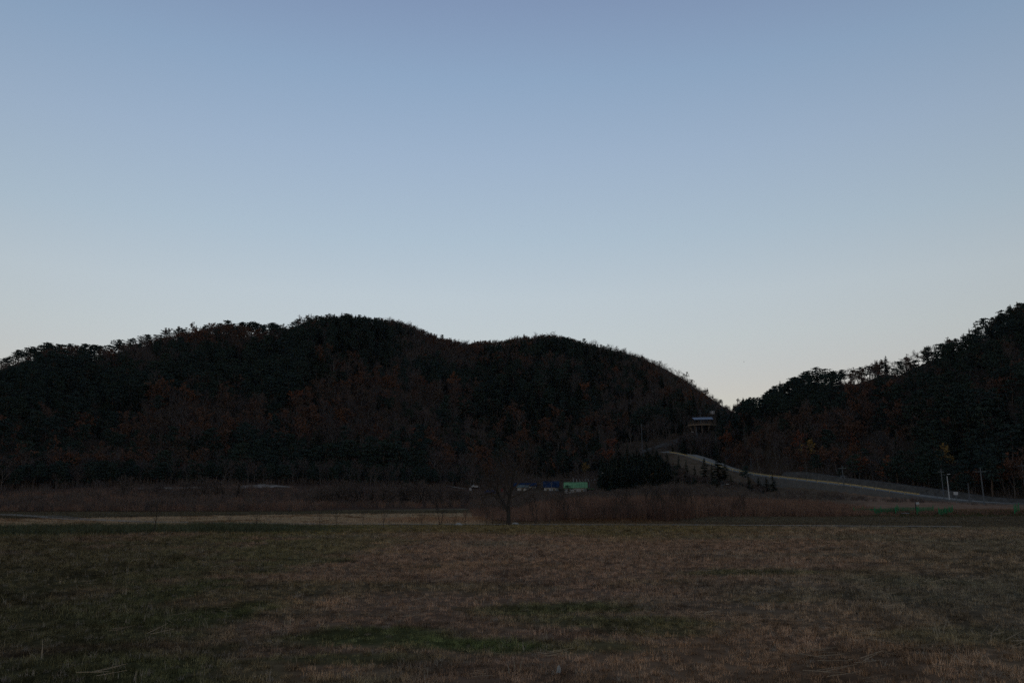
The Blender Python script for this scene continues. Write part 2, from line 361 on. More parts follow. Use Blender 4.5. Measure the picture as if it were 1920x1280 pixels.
# ------------------------------------------------------------------ grass and other ground cover (stuff)
PROTO = {}
def proto_collection(name, meshes):
    c = bpy.data.collections.new(name)
    for i, me in enumerate(meshes):
        c.objects.link(bpy.data.objects.new('%s_pattern.%03d' % (name, i), me))
    return c
def scatter(name, coll, pts, rot, scl, tints=None, tilt=None):
    me = bpy.data.meshes.new(name); n = len(pts)
    me.vertices.add(n); me.vertices.foreach_set('co', np.asarray(pts, np.float32).ravel())
    rv = np.zeros((n, 3), np.float32); rv[:, 2] = rot
    if tilt is not None: rv[:, :2] = tilt
    me.attributes.new('rot', 'FLOAT_VECTOR', 'POINT').data.foreach_set('vector', rv.ravel())
    scl = np.asarray(scl, np.float32)
    if scl.ndim == 1: scl = np.repeat(scl[:, None], 3, 1)
    me.attributes.new('scl', 'FLOAT_VECTOR', 'POINT').data.foreach_set('vector', scl.ravel())
    if tints is not None:
        me.attributes.new('tint', 'FLOAT_COLOR', 'POINT').data.foreach_set('color', np.c_[tints, np.ones(n)].astype(np.float32).ravel())
    o = obj(name, me); o['kind'] = 'stuff'
    ng = bpy.data.node_groups.new(name, 'GeometryNodeTree')
    ng.interface.new_socket('Geometry', in_out='INPUT', socket_type='NodeSocketGeometry'); ng.interface.new_socket('Geometry', in_out='OUTPUT', socket_type='NodeSocketGeometry')
    N, L = ng.nodes, ng.links
    gi, go = N.new('NodeGroupInput'), N.new('NodeGroupOutput'); ip = N.new('GeometryNodeInstanceOnPoints')
    ci = N.new('GeometryNodeCollectionInfo'); ci.inputs[0].default_value = coll; ci.inputs['Separate Children'].default_value = True; ci.inputs['Reset Children'].default_value = True
    a1 = N.new('GeometryNodeInputNamedAttribute'); a1.data_type = 'FLOAT_VECTOR'; a1.inputs[0].default_value = 'rot'
    a2 = N.new('GeometryNodeInputNamedAttribute'); a2.data_type = 'FLOAT_VECTOR'; a2.inputs[0].default_value = 'scl'
    ri = N.new('FunctionNodeRandomValue'); ri.data_type = 'INT'; ri.inputs[4].default_value = 0; ri.inputs[5].default_value = len(coll.objects) - 1
    L.new(gi.outputs[0], ip.inputs['Points']); L.new(ci.outputs[0], ip.inputs['Instance']); ip.inputs['Pick Instance'].default_value = True
    L.new(ri.outputs[2], ip.inputs['Instance Index']); L.new(a1.outputs[0], ip.inputs['Rotation']); L.new(a2.outputs[0], ip.inputs['Scale'])
    L.new(ip.outputs[0], go.inputs[0])
    md = o.modifiers.new('scatter', 'NODES'); md.node_group = ng
    return o
def tuft(seed, n, lean, w=.05, spread=.8, seg=2):
    rg = random.Random(seed); b = MB()
    for _ in range(n):
        a = rg.uniform(0, 6.283); d = spread * math.sqrt(rg.random()); p = Vector((d * math.cos(a), d * math.sin(a), -.08))
        th = rg.uniform(0, 6.283); ln = rg.uniform(.45, 1.1); le = rg.uniform(.1, lean)
        side = Vector((math.cos(th + 1.57 + rg.uniform(-.6, .6)), math.sin(th + 1.57), 0)); ww = w * rg.uniform(.6, 1.3)
        for k in range(seg):
            e = le * (.6 + .8 * k); q = p + Vector((math.cos(th) * math.sin(e), math.sin(th) * math.sin(e), math.cos(e))) * (ln / seg)
            b.ribbon(p, q, ww * (1 - k / seg), ww * (1 - (k + 1) / seg) + .004, side); p = q
    return b.mesh('grass_tuft', M['blade'])
def straws(seed):
    rg = random.Random(seed); b = MB()
    for _ in range(5):
        a = rg.gauss(0, .5); p = Vector((rg.uniform(-.6, .6), rg.uniform(-.6, .6), rg.uniform(.25, .6))); ln = rg.uniform(.5, 1.6)
        q = p + Vector((math.cos(a), math.sin(a), rg.uniform(-.12, .25))) * ln
        b.ribbon(p, q, .014, .008, Vector((0, .5, .8))); b.ribbon(p, q, .014, .008, Vector((.3, .8, -.3)))
    return b.mesh('straw', M['blade'])
rng = np.random.default_rng(5)
def wedge(n, r0, r1, half=.70):
    r = np.sqrt(rng.uniform(r0 * r0, r1 * r1, n)); a = rng.uniform(-half, half, n); return r * np.sin(a), r * np.cos(a)
turf = proto_collection('turf', [tuft(i, 22, 1.5, .042) for i in range(7)])
P_, S_, T_ = [], [], []
for r0, r1, dens, sc in ((4, 14, 120, .062), (14, 26, 64, .080), (26, 46, 24, .12), (46, 86, 10, .17)):
    n = int(dens * .70 * (r1 * r1 - r0 * r0)); x, y = wedge(n, r0, r1)
    n1 = fbm(x / 2.0, y / 2.0, 61); keep = rng.random(n) < .55 + .6 * sm(.35, .55, n1); x, y = x[keep], y[keep]
    t = field_tint(x, y); g = rng.random(len(x)); t = t * rng.uniform(.5, 2.5, len(x))[:, None]
    t = np.where((g < .07)[:, None], np.array((.34, .26, .185)) * rng.uniform(.6, 1.1, len(x))[:, None], t)
    P_.append(np.c_[x, y, H(x, y)]); T_.append(t); S_.append(sc * rng.uniform(.6, 1.5, len(x)) * (.7 + .7 * fbm(x / 1.5, y / 1.5, 67)))
P_, S_, T_ = np.concatenate(P_), np.concatenate(S_), np.concatenate(T_)
tag(scatter('grass', turf, P_, rng.uniform(0, 6.28, len(P_)), S_, T_), 'short mown grass, dry brown with green patches, all over the near field', 'grass')
x, y = wedge(9000, 6, 60); keep = rng.random(len(x)) < .06 + .9 * sm(1250, 1800, px_of(np.arctan2(x, y))) * sm(.42, .6, fbm(x / 3, y / 3, 91)); x, y = x[keep], y[keep]
straw_c = proto_collection('straw', [straws(i) for i in range(5)])
tag(scatter('loose_straw', straw_c, np.c_[x, y, H(x, y)], rng.normal(-.25, .7, len(x)), rng.uniform(.08, .24, len(x)), np.array((.42, .32, .22)) * rng.uniform(.3, 1.1, len(x))[:, None]),
    'pale loose straw lying flat on the near right of the field', 'straw')
x, y = wedge(15000, 60, 92, .62); px = px_of(np.arctan2(x, y)); n1 = fbm(x / 5, y / 5, 95); keep = (px < 720 + (n1 - .5) * 240) & (rng.random(len(x)) < sm(.25, .5, n1)); x, y, px = x[keep], y[keep], px[keep]
kk = np.hypot(x, y) < np.interp(px, [-200, 100, 300, 590], [84, 84, 84, 82]); x, y, px = x[kk], y[kk], px[kk]
tag(scatter('rough_grass', proto_collection('rough', [tuft(50 + i, 16, .6, .03, .5) for i in range(5)]), np.c_[x, y, H(x, y)], rng.uniform(0, 6.28, len(x)),
            rng.uniform(.3, .75, len(x)) * sm(760, 450, px), np.array((.075, .082, .046)) * rng.uniform(.6, 1.6, len(x))[:, None] + np.array((.02, .006, 0)) * rng.random(len(x))[:, None]),
    'tall dark green rough grass along the far left edge of the field', 'grass')

# thin grass and stubble on the strips beyond the lane
x, y = wedge(90000, 85, 172, .62); pa = px_of(np.arctan2(x, y)); rr = np.hypot(x, y)
keep = ~((pa > 905) & (pa < 1230) & (rr > 104)) & ~((pa >= 1230) & (pa < 1580) & (rr > 128)); x, y, rr, pa = x[keep], y[keep], rr[keep], pa[keep]
tall = sm(600, 800, pa) * sm(960, 900, pa) * sm(92, 100, rr) * sm(122, 112, rr) + sm(1000, 1080, pa) * sm(1260, 1200, pa) * sm(94, 98, rr)
t = land_tint(x, y) * rng.uniform(.6, 1.35, len(x))[:, None]; t = t * (1 - .35 * tall[:, None] * np.array((.3, .8, 1.0)))
tag(scatter('stubble', turf, np.c_[x, y, H(x, y)], rng.uniform(0, 6.28, len(x)), rng.uniform(.16, .32, len(x)) * (1 + 1.4 * tall), t), 'dry stubble and thin grass on the strips beyond the lane', 'stubble')

x, y = wedge(1500, 6, 34); keep = fbm(x / 2.5, y / 2.5, 99) > .47; x, y = x[keep], y[keep]
tag(scatter('dead_stalks', proto_collection('stalks', [tuft(80 + i, 5, .9, .028, .4) for i in range(5)]), np.c_[x, y, H(x, y)], rng.uniform(0, 6.28, len(x)), rng.uniform(.10, .24, len(x)), np.array((.36, .28, .19)) * rng.uniform(.4, 1.2, len(x))[:, None]),
    'pale dead stalks standing here and there in the near grass', 'stalks')
# reeds and scrub
def stems(seed, n, material, w=.012, spread=.5, lean=.16, side_twigs=2):
    rg = random.Random(seed); b = MB()
    for _ in range(n):
        a = rg.uniform(0, 6.283); d = spread * math.sqrt(rg.random()); p = Vector((d * math.cos(a), d * math.sin(a), -.1)); th = rg.uniform(0, 6.283)
        le = rg.uniform(0, lean); ln = rg.uniform(.5, 1.05); side = Vector((math.cos(th), math.sin(th), 0)); th2 = rg.uniform(0, 6.283)
        q = p + Vector((math.cos(th2) * math.sin(le), math.sin(th2) * math.sin(le), math.cos(le))) * ln
        b.ribbon(p, q, w, w * .4, side)
        for k in range(side_twigs):
            m_ = p.lerp(q, rg.uniform(.35, .9)); th3 = rg.uniform(0, 6.283); e = rg.uniform(.3, .8)
            b.ribbon(m_, m_ + Vector((math.cos(th3) * math.sin(e), math.sin(th3) * math.sin(e), math.cos(e))) * ln * rg.uniform(.15, .35), w * .7, w * .2, Vector((-math.sin(th3), math.cos(th3), 0)))
    return b.mesh('stem_clump', material)
reedc = proto_collection('reed', [stems(100 + i, 30, M['reed']) for i in range(5)])
def polar(n, p0, p1, f0, f1):
    """n points with pixel column p0..p1 (at eye level) and distance f0(px)..f1(px)."""
    px = rng.uniform(p0, p1, n); a, b = f0(px), f1(px); r = a + (b - a) * rng.random(n); az = np.arctan((px - 960) / F * cP)
    return px, r, r * np.sin(az), r * np.cos(az)
px, r, x, y = polar(5600, 870, 1640, lambda p: np.interp(p, [880, 1000, 1250, 1330, 1640], [112, 101, 106, 126, 129]), lambda p: np.interp(p, [880, 1640], [165, 155]))
hgt = np.interp(px, [880, 940, 1020, 1100, 1250, 1400, 1540, 1640], [1.1, 1.8, 2.5, 3.0, 3.2, 2.7, 2.2, 1.0]) * rng.uniform(.6, 1.15, len(px)) * sm(-6, 14, r - np.interp(px, [880, 1000, 1250, 1330, 1640], [112, 101, 106, 126, 129])) ** .3
hgt = hgt * (1 - .45 * sm(50, 15, np.abs(px - 955)))
keep = (hgt > .5) & (rng.random(len(px)) < sm(870, 990, px + 25 * (fbm(x / 6, y / 6, 97) - .5)) + .12)
tag(scatter('reed_bed', reedc, np.c_[x, y, H(x, y)][keep], rng.uniform(0, 6.28, keep.sum()), np.c_[hgt * .55, hgt * .55, hgt][keep]), 'reddish brown dead reeds and brush in a broad belt behind the lane', 'reeds')
px, r, x, y = polar(2300, -200, 900, lambda p: np.interp(p, [-200, 560, 640, 900], [167, 170, 188, 192]), lambda p: np.interp(p, [-200, 0, 250, 480, 900], [222, 232, 250, 262, 270]))
h_ = rng.uniform(.7, 2.0, len(px)) * (.6 + .8 * fbm(x / 9, y / 9, 103))
tag(scatter('red_scrub', reedc, np.c_[x, y, H(x, y)], rng.uniform(0, 6.28, len(x)), np.c_[h_ * .9, h_ * .9, h_]), 'dull red scrub covering the low bank at the foot of the left hill', 'scrub')
brushc = proto_collection('brush', [stems(130 + i, 34, M['brush'], .014, .6, .45, 3) for i in range(4)])
px, r, x, y = polar(1500, -200, 900, lambda p: np.interp(p, [-200, 560, 640, 900], [172, 176, 190, 194]), lambda p: np.interp(p, [-200, 0, 250, 480, 900], [224, 235, 252, 264, 274]))
h_ = rng.uniform(.6, 2.6, len(px)) * (.35 + 1.3 * fbm(x / 12, y / 12, 105))
tag(scatter('grey_scrub', brushc, np.c_[x, y, H(x, y)], rng.uniform(0, 6.28, len(x)), np.c_[h_ * 1.1, h_ * 1.1, h_]), 'grey-brown bare scrub mixed into the low bank at the foot of the left hill', 'scrub')
px, r, x, y = polar(2600, 880, 1950, lambda p: np.interp(p, [880, 1640, 1950], [170, 170, 200]), lambda p: np.interp(p, [880, 1060, 1250, 1450, 1640, 1740, 1850, 1950], [285, 288, 284, 279, 258, 244, 232, 228]))
keep = (px < 1290) & (rng.random(len(px)) < .8) | (rng.random(len(px)) < .9) & (r > np.interp(px, [1280, 1450, 1640, 1740, 1850], [200, 245, 240, 238, 229]))
foot = (px > 1425) & (px < 1690) & (r > np.interp(px, [1425, 1550, 1690], [274, 262, 244]))
h_ = np.where(foot, .45, 1) * rng.uniform(.8, 2.2, len(px)) * np.interp(px, [880, 1300, 1500, 1700, 1850, 1950], [1, 1.2, .85, .8, .4, .4])
tag(scatter('brush', brushc, np.c_[x, y, H(x, y)][keep], rng.uniform(0, 6.28, keep.sum()), np.c_[h_ * .9, h_ * .9, h_][keep]), 'dark bare brush below the road wall and around the sheds', 'brush')
px, r, x, y = polar(1500, 1590, 2000, lambda p: 0 * p + 128, lambda p: 0 * p + 165)
tag(scatter('sedge', reedc, np.c_[x, y, H(x, y)], rng.uniform(0, 6.28, len(x)), np.c_[rng.uniform(.3, .5, (len(x), 2)), rng.uniform(.15, .6, len(x))]), 'low brown sedge around the green net fences', 'sedge')

# ------------------------------------------------------------------ trees
def bare_skeleton(seed, h, fork=.3, spread=.6, levels=4, r0=None, kids=(5, 5, 4, 4), up=.25, leader=True, trunks=1):
    """Segments (p0, p1, r0, r1, level) of a leafless tree."""
    rg = random.Random(seed); segs = []; r0 = r0 or h * .017
    def rec(p, d, ln, rad, lev):
        n = 4 if lev < 2 else (3 if lev == 2 else 2); q = p; pts = [(p, d, rad)]
        for k in range(n):
            d = (d + Vector((rg.gauss(0, .13), rg.gauss(0, .13), rg.gauss(0, .08) + up * .35)) * (1 if lev else .45)).normalized()
            q2 = q + d * ln / n; ra, rb = rad * (1 - .8 * k / n), rad * (1 - .8 * (k + 1) / n)
            segs.append((q, q2, ra, rb, lev)); q = q2; pts.append((q, d, rb))
        if lev + 1 >= levels: return
        m_ = kids[min(lev, len(kids) - 1)]
        for i in range(m_):
            t = (fork if lev == 0 else .25) + (1 - (fork if lev == 0 else .25)) * (i + rg.uniform(.2, 1)) / m_
            k = min(int(t * n), n - 1); a, b = pts[k], pts[k + 1]; s = t * n - k; bp = a[0].lerp(b[0], min(s, 1)); bd = b[1]
            th = rg.uniform(0, 6.283) if lev else i * 2.4 + rg.uniform(-.5, .5); o = bd.orthogonal().normalized(); o = Matrix.Rotation(th, 3, bd) @ o
            e = spread * rg.uniform(.7, 1.25); nd = (bd * math.cos(e) + o * math.sin(e)).normalized()
            rec(bp, nd, ln * rg.uniform(.42, .66) * (1.1 - .35 * t), max(a[2] * .62, rad * .2), lev + 1)
    for k in range(trunks):
        a = rg.uniform(0, 6.283); d = Vector((math.cos(a) * .25, math.sin(a) * .25, 1)).normalized() if trunks > 1 else Vector((rg.gauss(0, .05), rg.gauss(0, .05), 1)).normalized()
        rec(Vector((0, 0, -.25)), d, h * .72, r0, 0)
    return segs
def seg_mesh(segs, lo, hi, material, wmin, name, seed=0, thin=2):
    rg = random.Random(seed); b = MB()
    for p, q, ra, rb, lev in segs:
        if not lo <= lev <= hi: continue
        ra, rb = max(ra, wmin), max(rb, wmin * .6)
        if lev >= thin:
            d = (q - p).normalized(); s = Matrix.Rotation(rg.uniform(0, 6.283), 3, d) @ d.orthogonal().normalized(); b.ribbon(p, q, ra, rb, s)
        else: b.tube(p, q, ra, rb, 5 if lev else 7, cap=False)
    return b.mesh(name, material, smooth=False)
def leaves(segs, seed, n, size, material, lev0=2, drop=0.0):
    rg = random.Random(seed); b = MB(); tips = [s for s in segs if s[4] >= lev0]
    for _ in range(n):
        p, q, *_r = rg.choice(tips); c = p.lerp(q, rg.random()) + Vector((rg.gauss(0, .18), rg.gauss(0, .18), rg.gauss(0, .15)))
        a = Vector((rg.gauss(0, 1), rg.gauss(0, 1), rg.gauss(0, .7))).normalized(); s = a.orthogonal().normalized(); s = Matrix.Rotation(rg.uniform(0, 6.28), 3, a) @ s
        z = size * rg.uniform(.5, 1.3); u = a.cross(s)
        b.add([c - s * z, c + u * z * .7, c + s * z, c - u * z * .7], [(0, 1, 2, 3)])
    return b.mesh('foliage', material)
def needles(b, c, rx, rz, n, size, rg):
    for _ in range(n):
        v = Vector((rg.gauss(0, .5) * rx, rg.gauss(0, .5) * rx, rg.gauss(0, .45) * rz)); p = c + v
        a = Vector((rg.gauss(0, 1), rg.gauss(0, 1), rg.gauss(.3, .6))).normalized(); s = a.orthogonal().normalized(); s = Matrix.Rotation(rg.uniform(0, 6.28), 3, a) @ s; u = a.cross(s)
        z = size * rg.uniform(.5, 1.3); b.add([p - s * z, p + u * z * .55, p + s * z * rg.uniform(.6, 1.2), p - u * z * .55], [(0, 1, 2, 3)])
def pine(seed, h=10.0, bare=.42, width=.26):
    rg = random.Random(seed); t = MB(); c = MB(); p = Vector((0, 0, -.4)); d = Vector((rg.gauss(0, .05), rg.gauss(0, .05), 1)).normalized(); n = 7; pts = [p]
    for k in range(n):
        d = (d + Vector((rg.gauss(0, .07), rg.gauss(0, .07), .1))).normalized(); q = p + d * (h / n) * .97; t.tube(p, q, h * .018 * (1 - .85 * k / n), h * .018 * (1 - .85 * (k + 1) / n), 6, cap=False); p = q; pts.append(p)
    nb = 17
    for i in range(nb):
        f = bare + (1 - bare) * (i + rg.random()) / nb; k = min(int(f * n), n - 1); bp = pts[k].lerp(pts[k + 1], f * n - k)
        ln = h * width * (1.05 - .75 * (f - bare) / (1 - bare)) * rg.uniform(.55, 1.25); th = i * 2.4 + rg.uniform(-.6, .6); e = Vector((math.cos(th), math.sin(th), rg.uniform(-.05, .35))) * ln
        t.tube(bp, bp + e, h * .005, h * .002, 4, cap=False)
        for m_ in range(3):
            needles(c, bp + e * (.35 + .35 * m_) + Vector((0, 0, .15)), .75 * h / 10, .28 * h / 10, 12 if m_ else 7, .32 * h / 10, rg)
    needles(c, p, .5 * h / 10, .55 * h / 10, 22, .27 * h / 10, rg)
    return t.mesh('trunk', M['pinebark']), c.mesh('crown', M['pine'])
def spruce(seed, h=10.0, width=.19, bare=.08):
    rg = random.Random(seed); t = MB(); c = MB(); t.tube((0, 0, -.4), (0, 0, h * .96), h * .016, h * .003, 6, cap=False)
    nw = 24
    for i in range(nw):
        f = bare + (1 - bare) * (i / nw); z = h * f; ln0 = h * width * (1 - (f - bare) / (1 - bare)) ** .85 + .12
        for j in range(7):
            th = rg.uniform(0, 6.283); ln = ln0 * rg.uniform(.5, 1.2); dr = rg.uniform(.1, .45) - .35 * f; e = Vector((math.cos(th), math.sin(th), -dr)); s = Vector((-math.sin(th), math.cos(th), rg.gauss(0, .3)))
            p = Vector((0, 0, z + rg.uniform(-.2, .2))); wd = .16 * ln + .09
            c.ribbon(p, p + e * ln * .55, wd * .6, wd, s); c.ribbon(p + e * ln * .55, p + e * ln + Vector((0, 0, .1 * ln)), wd, .04, s)
            q = p + e * ln * rg.uniform(.35, .8); c.add([q + s * wd * .7, q + e * .25 * ln, q - s * wd * .7 - Vector((0, 0, .3 * wd)), q - Vector((0, 0, .55 * wd + .08))], [(0, 1, 2, 3)])
    c.ribbon(Vector((0, 0, h * .93)), Vector((0, 0, h * 1.03)), .10, .02, Vector((1, 0, 0))); c.ribbon(Vector((0, 0, h * .93)), Vector((0, 0, h * 1.03)), .10, .02, Vector((0, 1, 0)))
    return t.mesh('trunk', M['pinebark']), c.mesh('crown', M['spruce'])
def broad(seed, h=9.0, leafmat=None, nleaf=0, spread=.55, twigw=.03, kids=(7, 5, 4, 3), fork=.28):
    s = bare_skeleton(seed, h, fork=fork, spread=spread, levels=5, kids=kids)
    tr = seg_mesh(s, 0, 1, M['bark'], .05, 'trunk', seed); cr = seg_mesh(s, 2, 9, M['twig'], twigw, 'crown', seed)
    return (tr, cr, leaves(s, seed, nleaf, .24, leafmat)) if nleaf else (tr, cr)
def merged(parts):
    me = bpy.data.meshes.new('tree'); v, f, mi, mats = [], [], [], []
    for k, p in enumerate(parts):
        o = len(v); v += [tuple(q.co) for q in p.vertices]; f += [tuple(i + o for i in q.vertices) for q in p.polygons]; mi += [k] * len(p.polygons); mats.append(p.materials[0])
    me.from_pydata(v, [], f)
    for m_ in mats: me.materials.append(m_)
    me.polygons.foreach_set('material_index', mi); me.update(); return me
KIND = {
    'pine': [pine(200 + i, bare=b, width=wd) for i, (b, wd) in enumerate(((.42, .26), (.5, .3), (.36, .24), (.48, .22), (.3, .28)))],
    'spruce': [spruce(230 + i, width=wd) for i, wd in enumerate((.17, .21, .24, .19))],
    'bare': [broad(250 + i, 9.0) for i in range(5)],
    'autumn': [broad(270 + i, 9.0, M['leaf'], 420, kids=(6, 4, 3, 2)) for i in range(4)],
    'orange': [broad(290 + i, 9.0, M['orange'], 520, kids=(6, 4, 3, 2)) for i in range(3)],
    'yellow': [broad(310, 9.0, M['yellow'], 480, kids=(6, 4, 3, 2))],
}
BASE_H = {'pine': 10.0, 'spruce': 10.0, 'bare': 8.4, 'autumn': 8.4, 'orange': 8.4, 'yellow': 8.4}
NAME = {'pine': ('pine_tree', 'pine tree'), 'spruce': ('conifer_tree', 'conifer'), 'bare': ('bare_tree', 'bare tree'), 'autumn': ('russet_tree', 'autumn tree'), 'orange': ('orange_tree', 'autumn tree'), 'yellow': ('yellow_tree', 'autumn tree')}
trng = random.Random(77)
TREE_COUNT = 0
def plant(kind, loc, h, label, group=None, wide=1.0, var=None):
    global TREE_COUNT
    TREE_COUNT += 1
    parts = KIND[kind][var if var is not None else trng.randrange(len(KIND[kind]))]
    o = thing(NAME[kind][0], loc, label, NAME[kind][1], group, trng.uniform(0, 6.283)); s = h / BASE_H[kind]
    o.scale = (s * wide, s * wide, s)
    for nm, me in zip(('trunk', 'crown', 'foliage'), parts): obj(nm, me, o)
    return o
ORD = ['first', 'second', 'third', 'fourth', 'fifth', 'sixth', 'seventh', 'eighth', 'ninth', 'tenth', 'eleventh', 'twelfth', 'thirteenth', 'fourteenth', 'fifteenth', 'sixteenth', 'seventeenth', 'eighteenth', 'nineteenth', 'twentieth']
# the skyline: segment name, px from..to, step, kinds
SEGS = [
    ('on the low left end of the long ridge', 4, 60, 9, ['pine']),
    ('in the gappy stand on the left shoulder', 62, 190, 8.5, ['pine']),
    ('on the skyline right of the gappy left stand', 192, 300, 10, ['pine']),
    ('on the rising skyline below the tall stand', 302, 428, 10, ['pine', 'pine', 'autumn', 'spruce']),
    ('in the tall stand left of the summit', 432, 520, 8, ['pine']),
    ('in the notch left of the summit', 524, 560, 12, ['pine', 'autumn']),
    ('on the summit of the left hill', 562, 722, 9, ['spruce', 'pine', 'spruce']),
    ('on the bare crest falling right from the summit', 726, 818, 8, ['bare']),
    ('on the low saddle right of the lone pine', 842, 950, 8.5, ['bare', 'bare', 'bare', 'pine']),
    ('on the second summit of the left hill', 956, 1090, 9, ['spruce', 'bare', 'pine', 'spruce', 'bare']),
    ('on the skyline just past the second summit', 1108, 1180, 11, ['bare', 'bare', 'autumn']),
    ('on the steep skyline falling towards the gap', 1184, 1366, 11, ['bare', 'autumn', 'bare', 'pine']),
    ('on the lowest skyline right of the gap', 1404, 1470, 10, ['spruce', 'pine']),
    ('in the dense dark stand right of the gap', 1474, 1580, 10, ['pine', 'pine', 'spruce']),
    ('in the gappy stand left of the tallest conifer', 1586, 1650, 9, ['pine', 'bare', 'pine', 'pine']),
    ('on the skyline just right of the tallest conifer', 1682, 1750, 9, ['bare', 'bare', 'autumn']),
    ('in the leafless row high on the right hill', 1756, 1880, 10, ['bare']),
]
for where, p0, p1, step, kinds in SEGS:
    p, k, rows = float(p0), 0, []
    while p <= p1:
        rows.append((p + trng.uniform(-.35, .35) * step, kinds[k % len(kinds)] if trng.random() < .75 else trng.choice(kinds))); p += step * trng.uniform(.8, 1.2); k += 1
    for i, (q, kd) in enumerate(rows):
        # stand the tree on the ridge line under its treetop
        r = float(ridge_r(q)) + trng.uniform(-7, 3); row = float(top_row(q)) + trng.uniform(-2, 5)
        tp = at(q, row, r); z0 = hz(tp.x, tp.y); h = max(tp.z - z0, 2.0)
        word = {'pine': 'dark pine', 'spruce': 'dark pointed conifer', 'bare': 'bare tree', 'autumn': 'russet tree'}[kd]
        same = [x for x in rows if x[1] == kd]; no = same.index((q, kd))
        nth = 'leftmost' if no == 0 else ('rightmost' if no == len(same) - 1 else ORD[no] + ' from left')
        plant(kd, (tp.x, tp.y, z0 - .2), h, '%s %s, %s' % (word, where, nth) if len(same) > 1 else 'only %s %s' % (word, where), 'trees along the hill skyline', wide=trng.uniform(1.15, 1.6) * (1.35 if h < 6 or kd == 'pine' else 1))
def lone(kind, px, top, r, label, base=None, wide=1.0, var=None, group=None, dr=0):
    tp = at(px, top, r); z0 = hz(tp.x, tp.y); h = max(tp.z - z0, 1.5)
    return plant(kind, (tp.x, tp.y, z0 - .2), h, label, group, wide, var)
lone('pine', 828, 626, 556, 'lone flat-topped pine standing out in the dip between the two summits', wide=1.1, var=1)
lone('pine', 1098, 632, 552, 'lone pine sticking up just right of the second summit', var=2)
lone('spruce', 1660, 666, 386, 'tallest dark conifer on the right hill skyline, beside the first bare trees', wide=1.5, var=2)
lone('spruce', 1375, 757, 441, 'small dark conifer at the bottom of the sky gap between the hills', wide=1.4, var=1)
lone('spruce', 1393, 744, 402, 'first dark conifer up from the sky gap on the right hill', wide=1.6, var=2)
lone('pine', 1880, 586, 412, 'tall layered pine just left of the highest pine on the right hill', wide=1.2, var=4)
lone('pine', 1908, 565, 414, 'highest pine, layered and dark, at the top of the right hill', wide=1.3, var=0)
lone('pine', 1934, 556, 416, 'big pine at the top of the right hill, cut by the picture edge', wide=1.3, var=4)
# trees one can pick out on the slopes
SLOPE = [
    ('orange', 1150, 796, 372, 'bright rust-orange tree left of the utility pole below the deck'), ('orange', 1362, 812, 352, 'orange tree at the right of the upper road near the deck'),
    ('yellow', 1521, 828, 300, 'yellow-orange tree above the road, brightest on the right hill'), ('orange', 1545, 840, 300, 'red tree just right of the yellow-orange tree above the road'),
    ('orange', 1607, 856, 284, 'small round red tree above the guardrail'), ('orange', 1662, 862, 276, 'pale orange tree hanging over the right end of the guardrail'),
    ('yellow', 1775, 840, 276, 'yellowish tree above the white pole on the right hill'), ('orange', 1810, 730, 350, 'orange tree halfway up the right hill'),
    ('orange', 1652, 712, 365, 'dark red tree just below the tallest conifer'), ('orange', 1790, 790, 318, 'rust tree low on the right hill below the halfway orange one'),
    ('orange', 1700, 800, 315, 'rust tree on the middle of the right slope'), ('orange', 1880, 800, 310, 'rust tree near the right edge low on the hill'),
    ('orange', 702, 786, 380, 'brightest orange tree low on the left hill'), ('orange', 720, 764, 395, 'small red-orange tree just above the brightest orange one'),
    ('orange', 858, 742, 425, 'red-orange tree at the head of the gully between the summits'), ('orange', 872, 762, 410, 'orange tree just below the one at the gully head'),
    ('orange', 903, 715, 450, 'small red-orange tree beside the dark conifers of the second summit'), ('orange', 538, 798, 368, 'orange tree left of the brightest orange one on the lower slope'),
    ('orange', 502, 722, 410, 'small red tree high on the left slope below the tall stand'), ('orange', 430, 766, 368, 'yellow-brown tree on the lower left slope'),
    ('orange', 335, 752, 370, 'rust tree above the spreading shrubs on the left slope'), ('orange', 240, 658, 425, 'orange tree just under the skyline on the left ridge'),
    ('orange', 280, 748, 366, 'rust tree left of the one above the spreading shrubs'), ('orange', 400, 605, 474, 'russet tree standing in the skyline pines left of the tall stand'),
    ('orange', 135, 780, 345, 'rust tree at the far left of the lower slope'), ('orange', 838, 838, 345, 'red-brown tree behind the big bare tree, to its left'),
    ('orange', 1035, 862, 352, 'orange-brown tree above the blue roofs'), ('orange', 560, 652, 490, 'dull orange tree under the summit conifers'),
    ('orange', 615, 660, 480, 'dull orange tree on the slope below the summit'), ('orange', 612, 740, 405, 'yellow-brown tree in the middle of the left hill'),
    ('yellow', 1222, 893, 292, 'yellow bush-like tree at the foot of the dark conifers by the reeds'), ('yellow', 1095, 870, 345, 'dull yellow tree behind the green roof'),
]
for kd, px, top, r, lab in SLOPE:
    tp = at(px, top, r); z0 = hz(tp.x, tp.y); hh = min(max(tp.z - z0, 4.0), 9.0)
    plant(kd, (tp.x, tp.y, z0 - .2), hh, lab, 'coloured autumn trees on the slopes', wide=1.25)
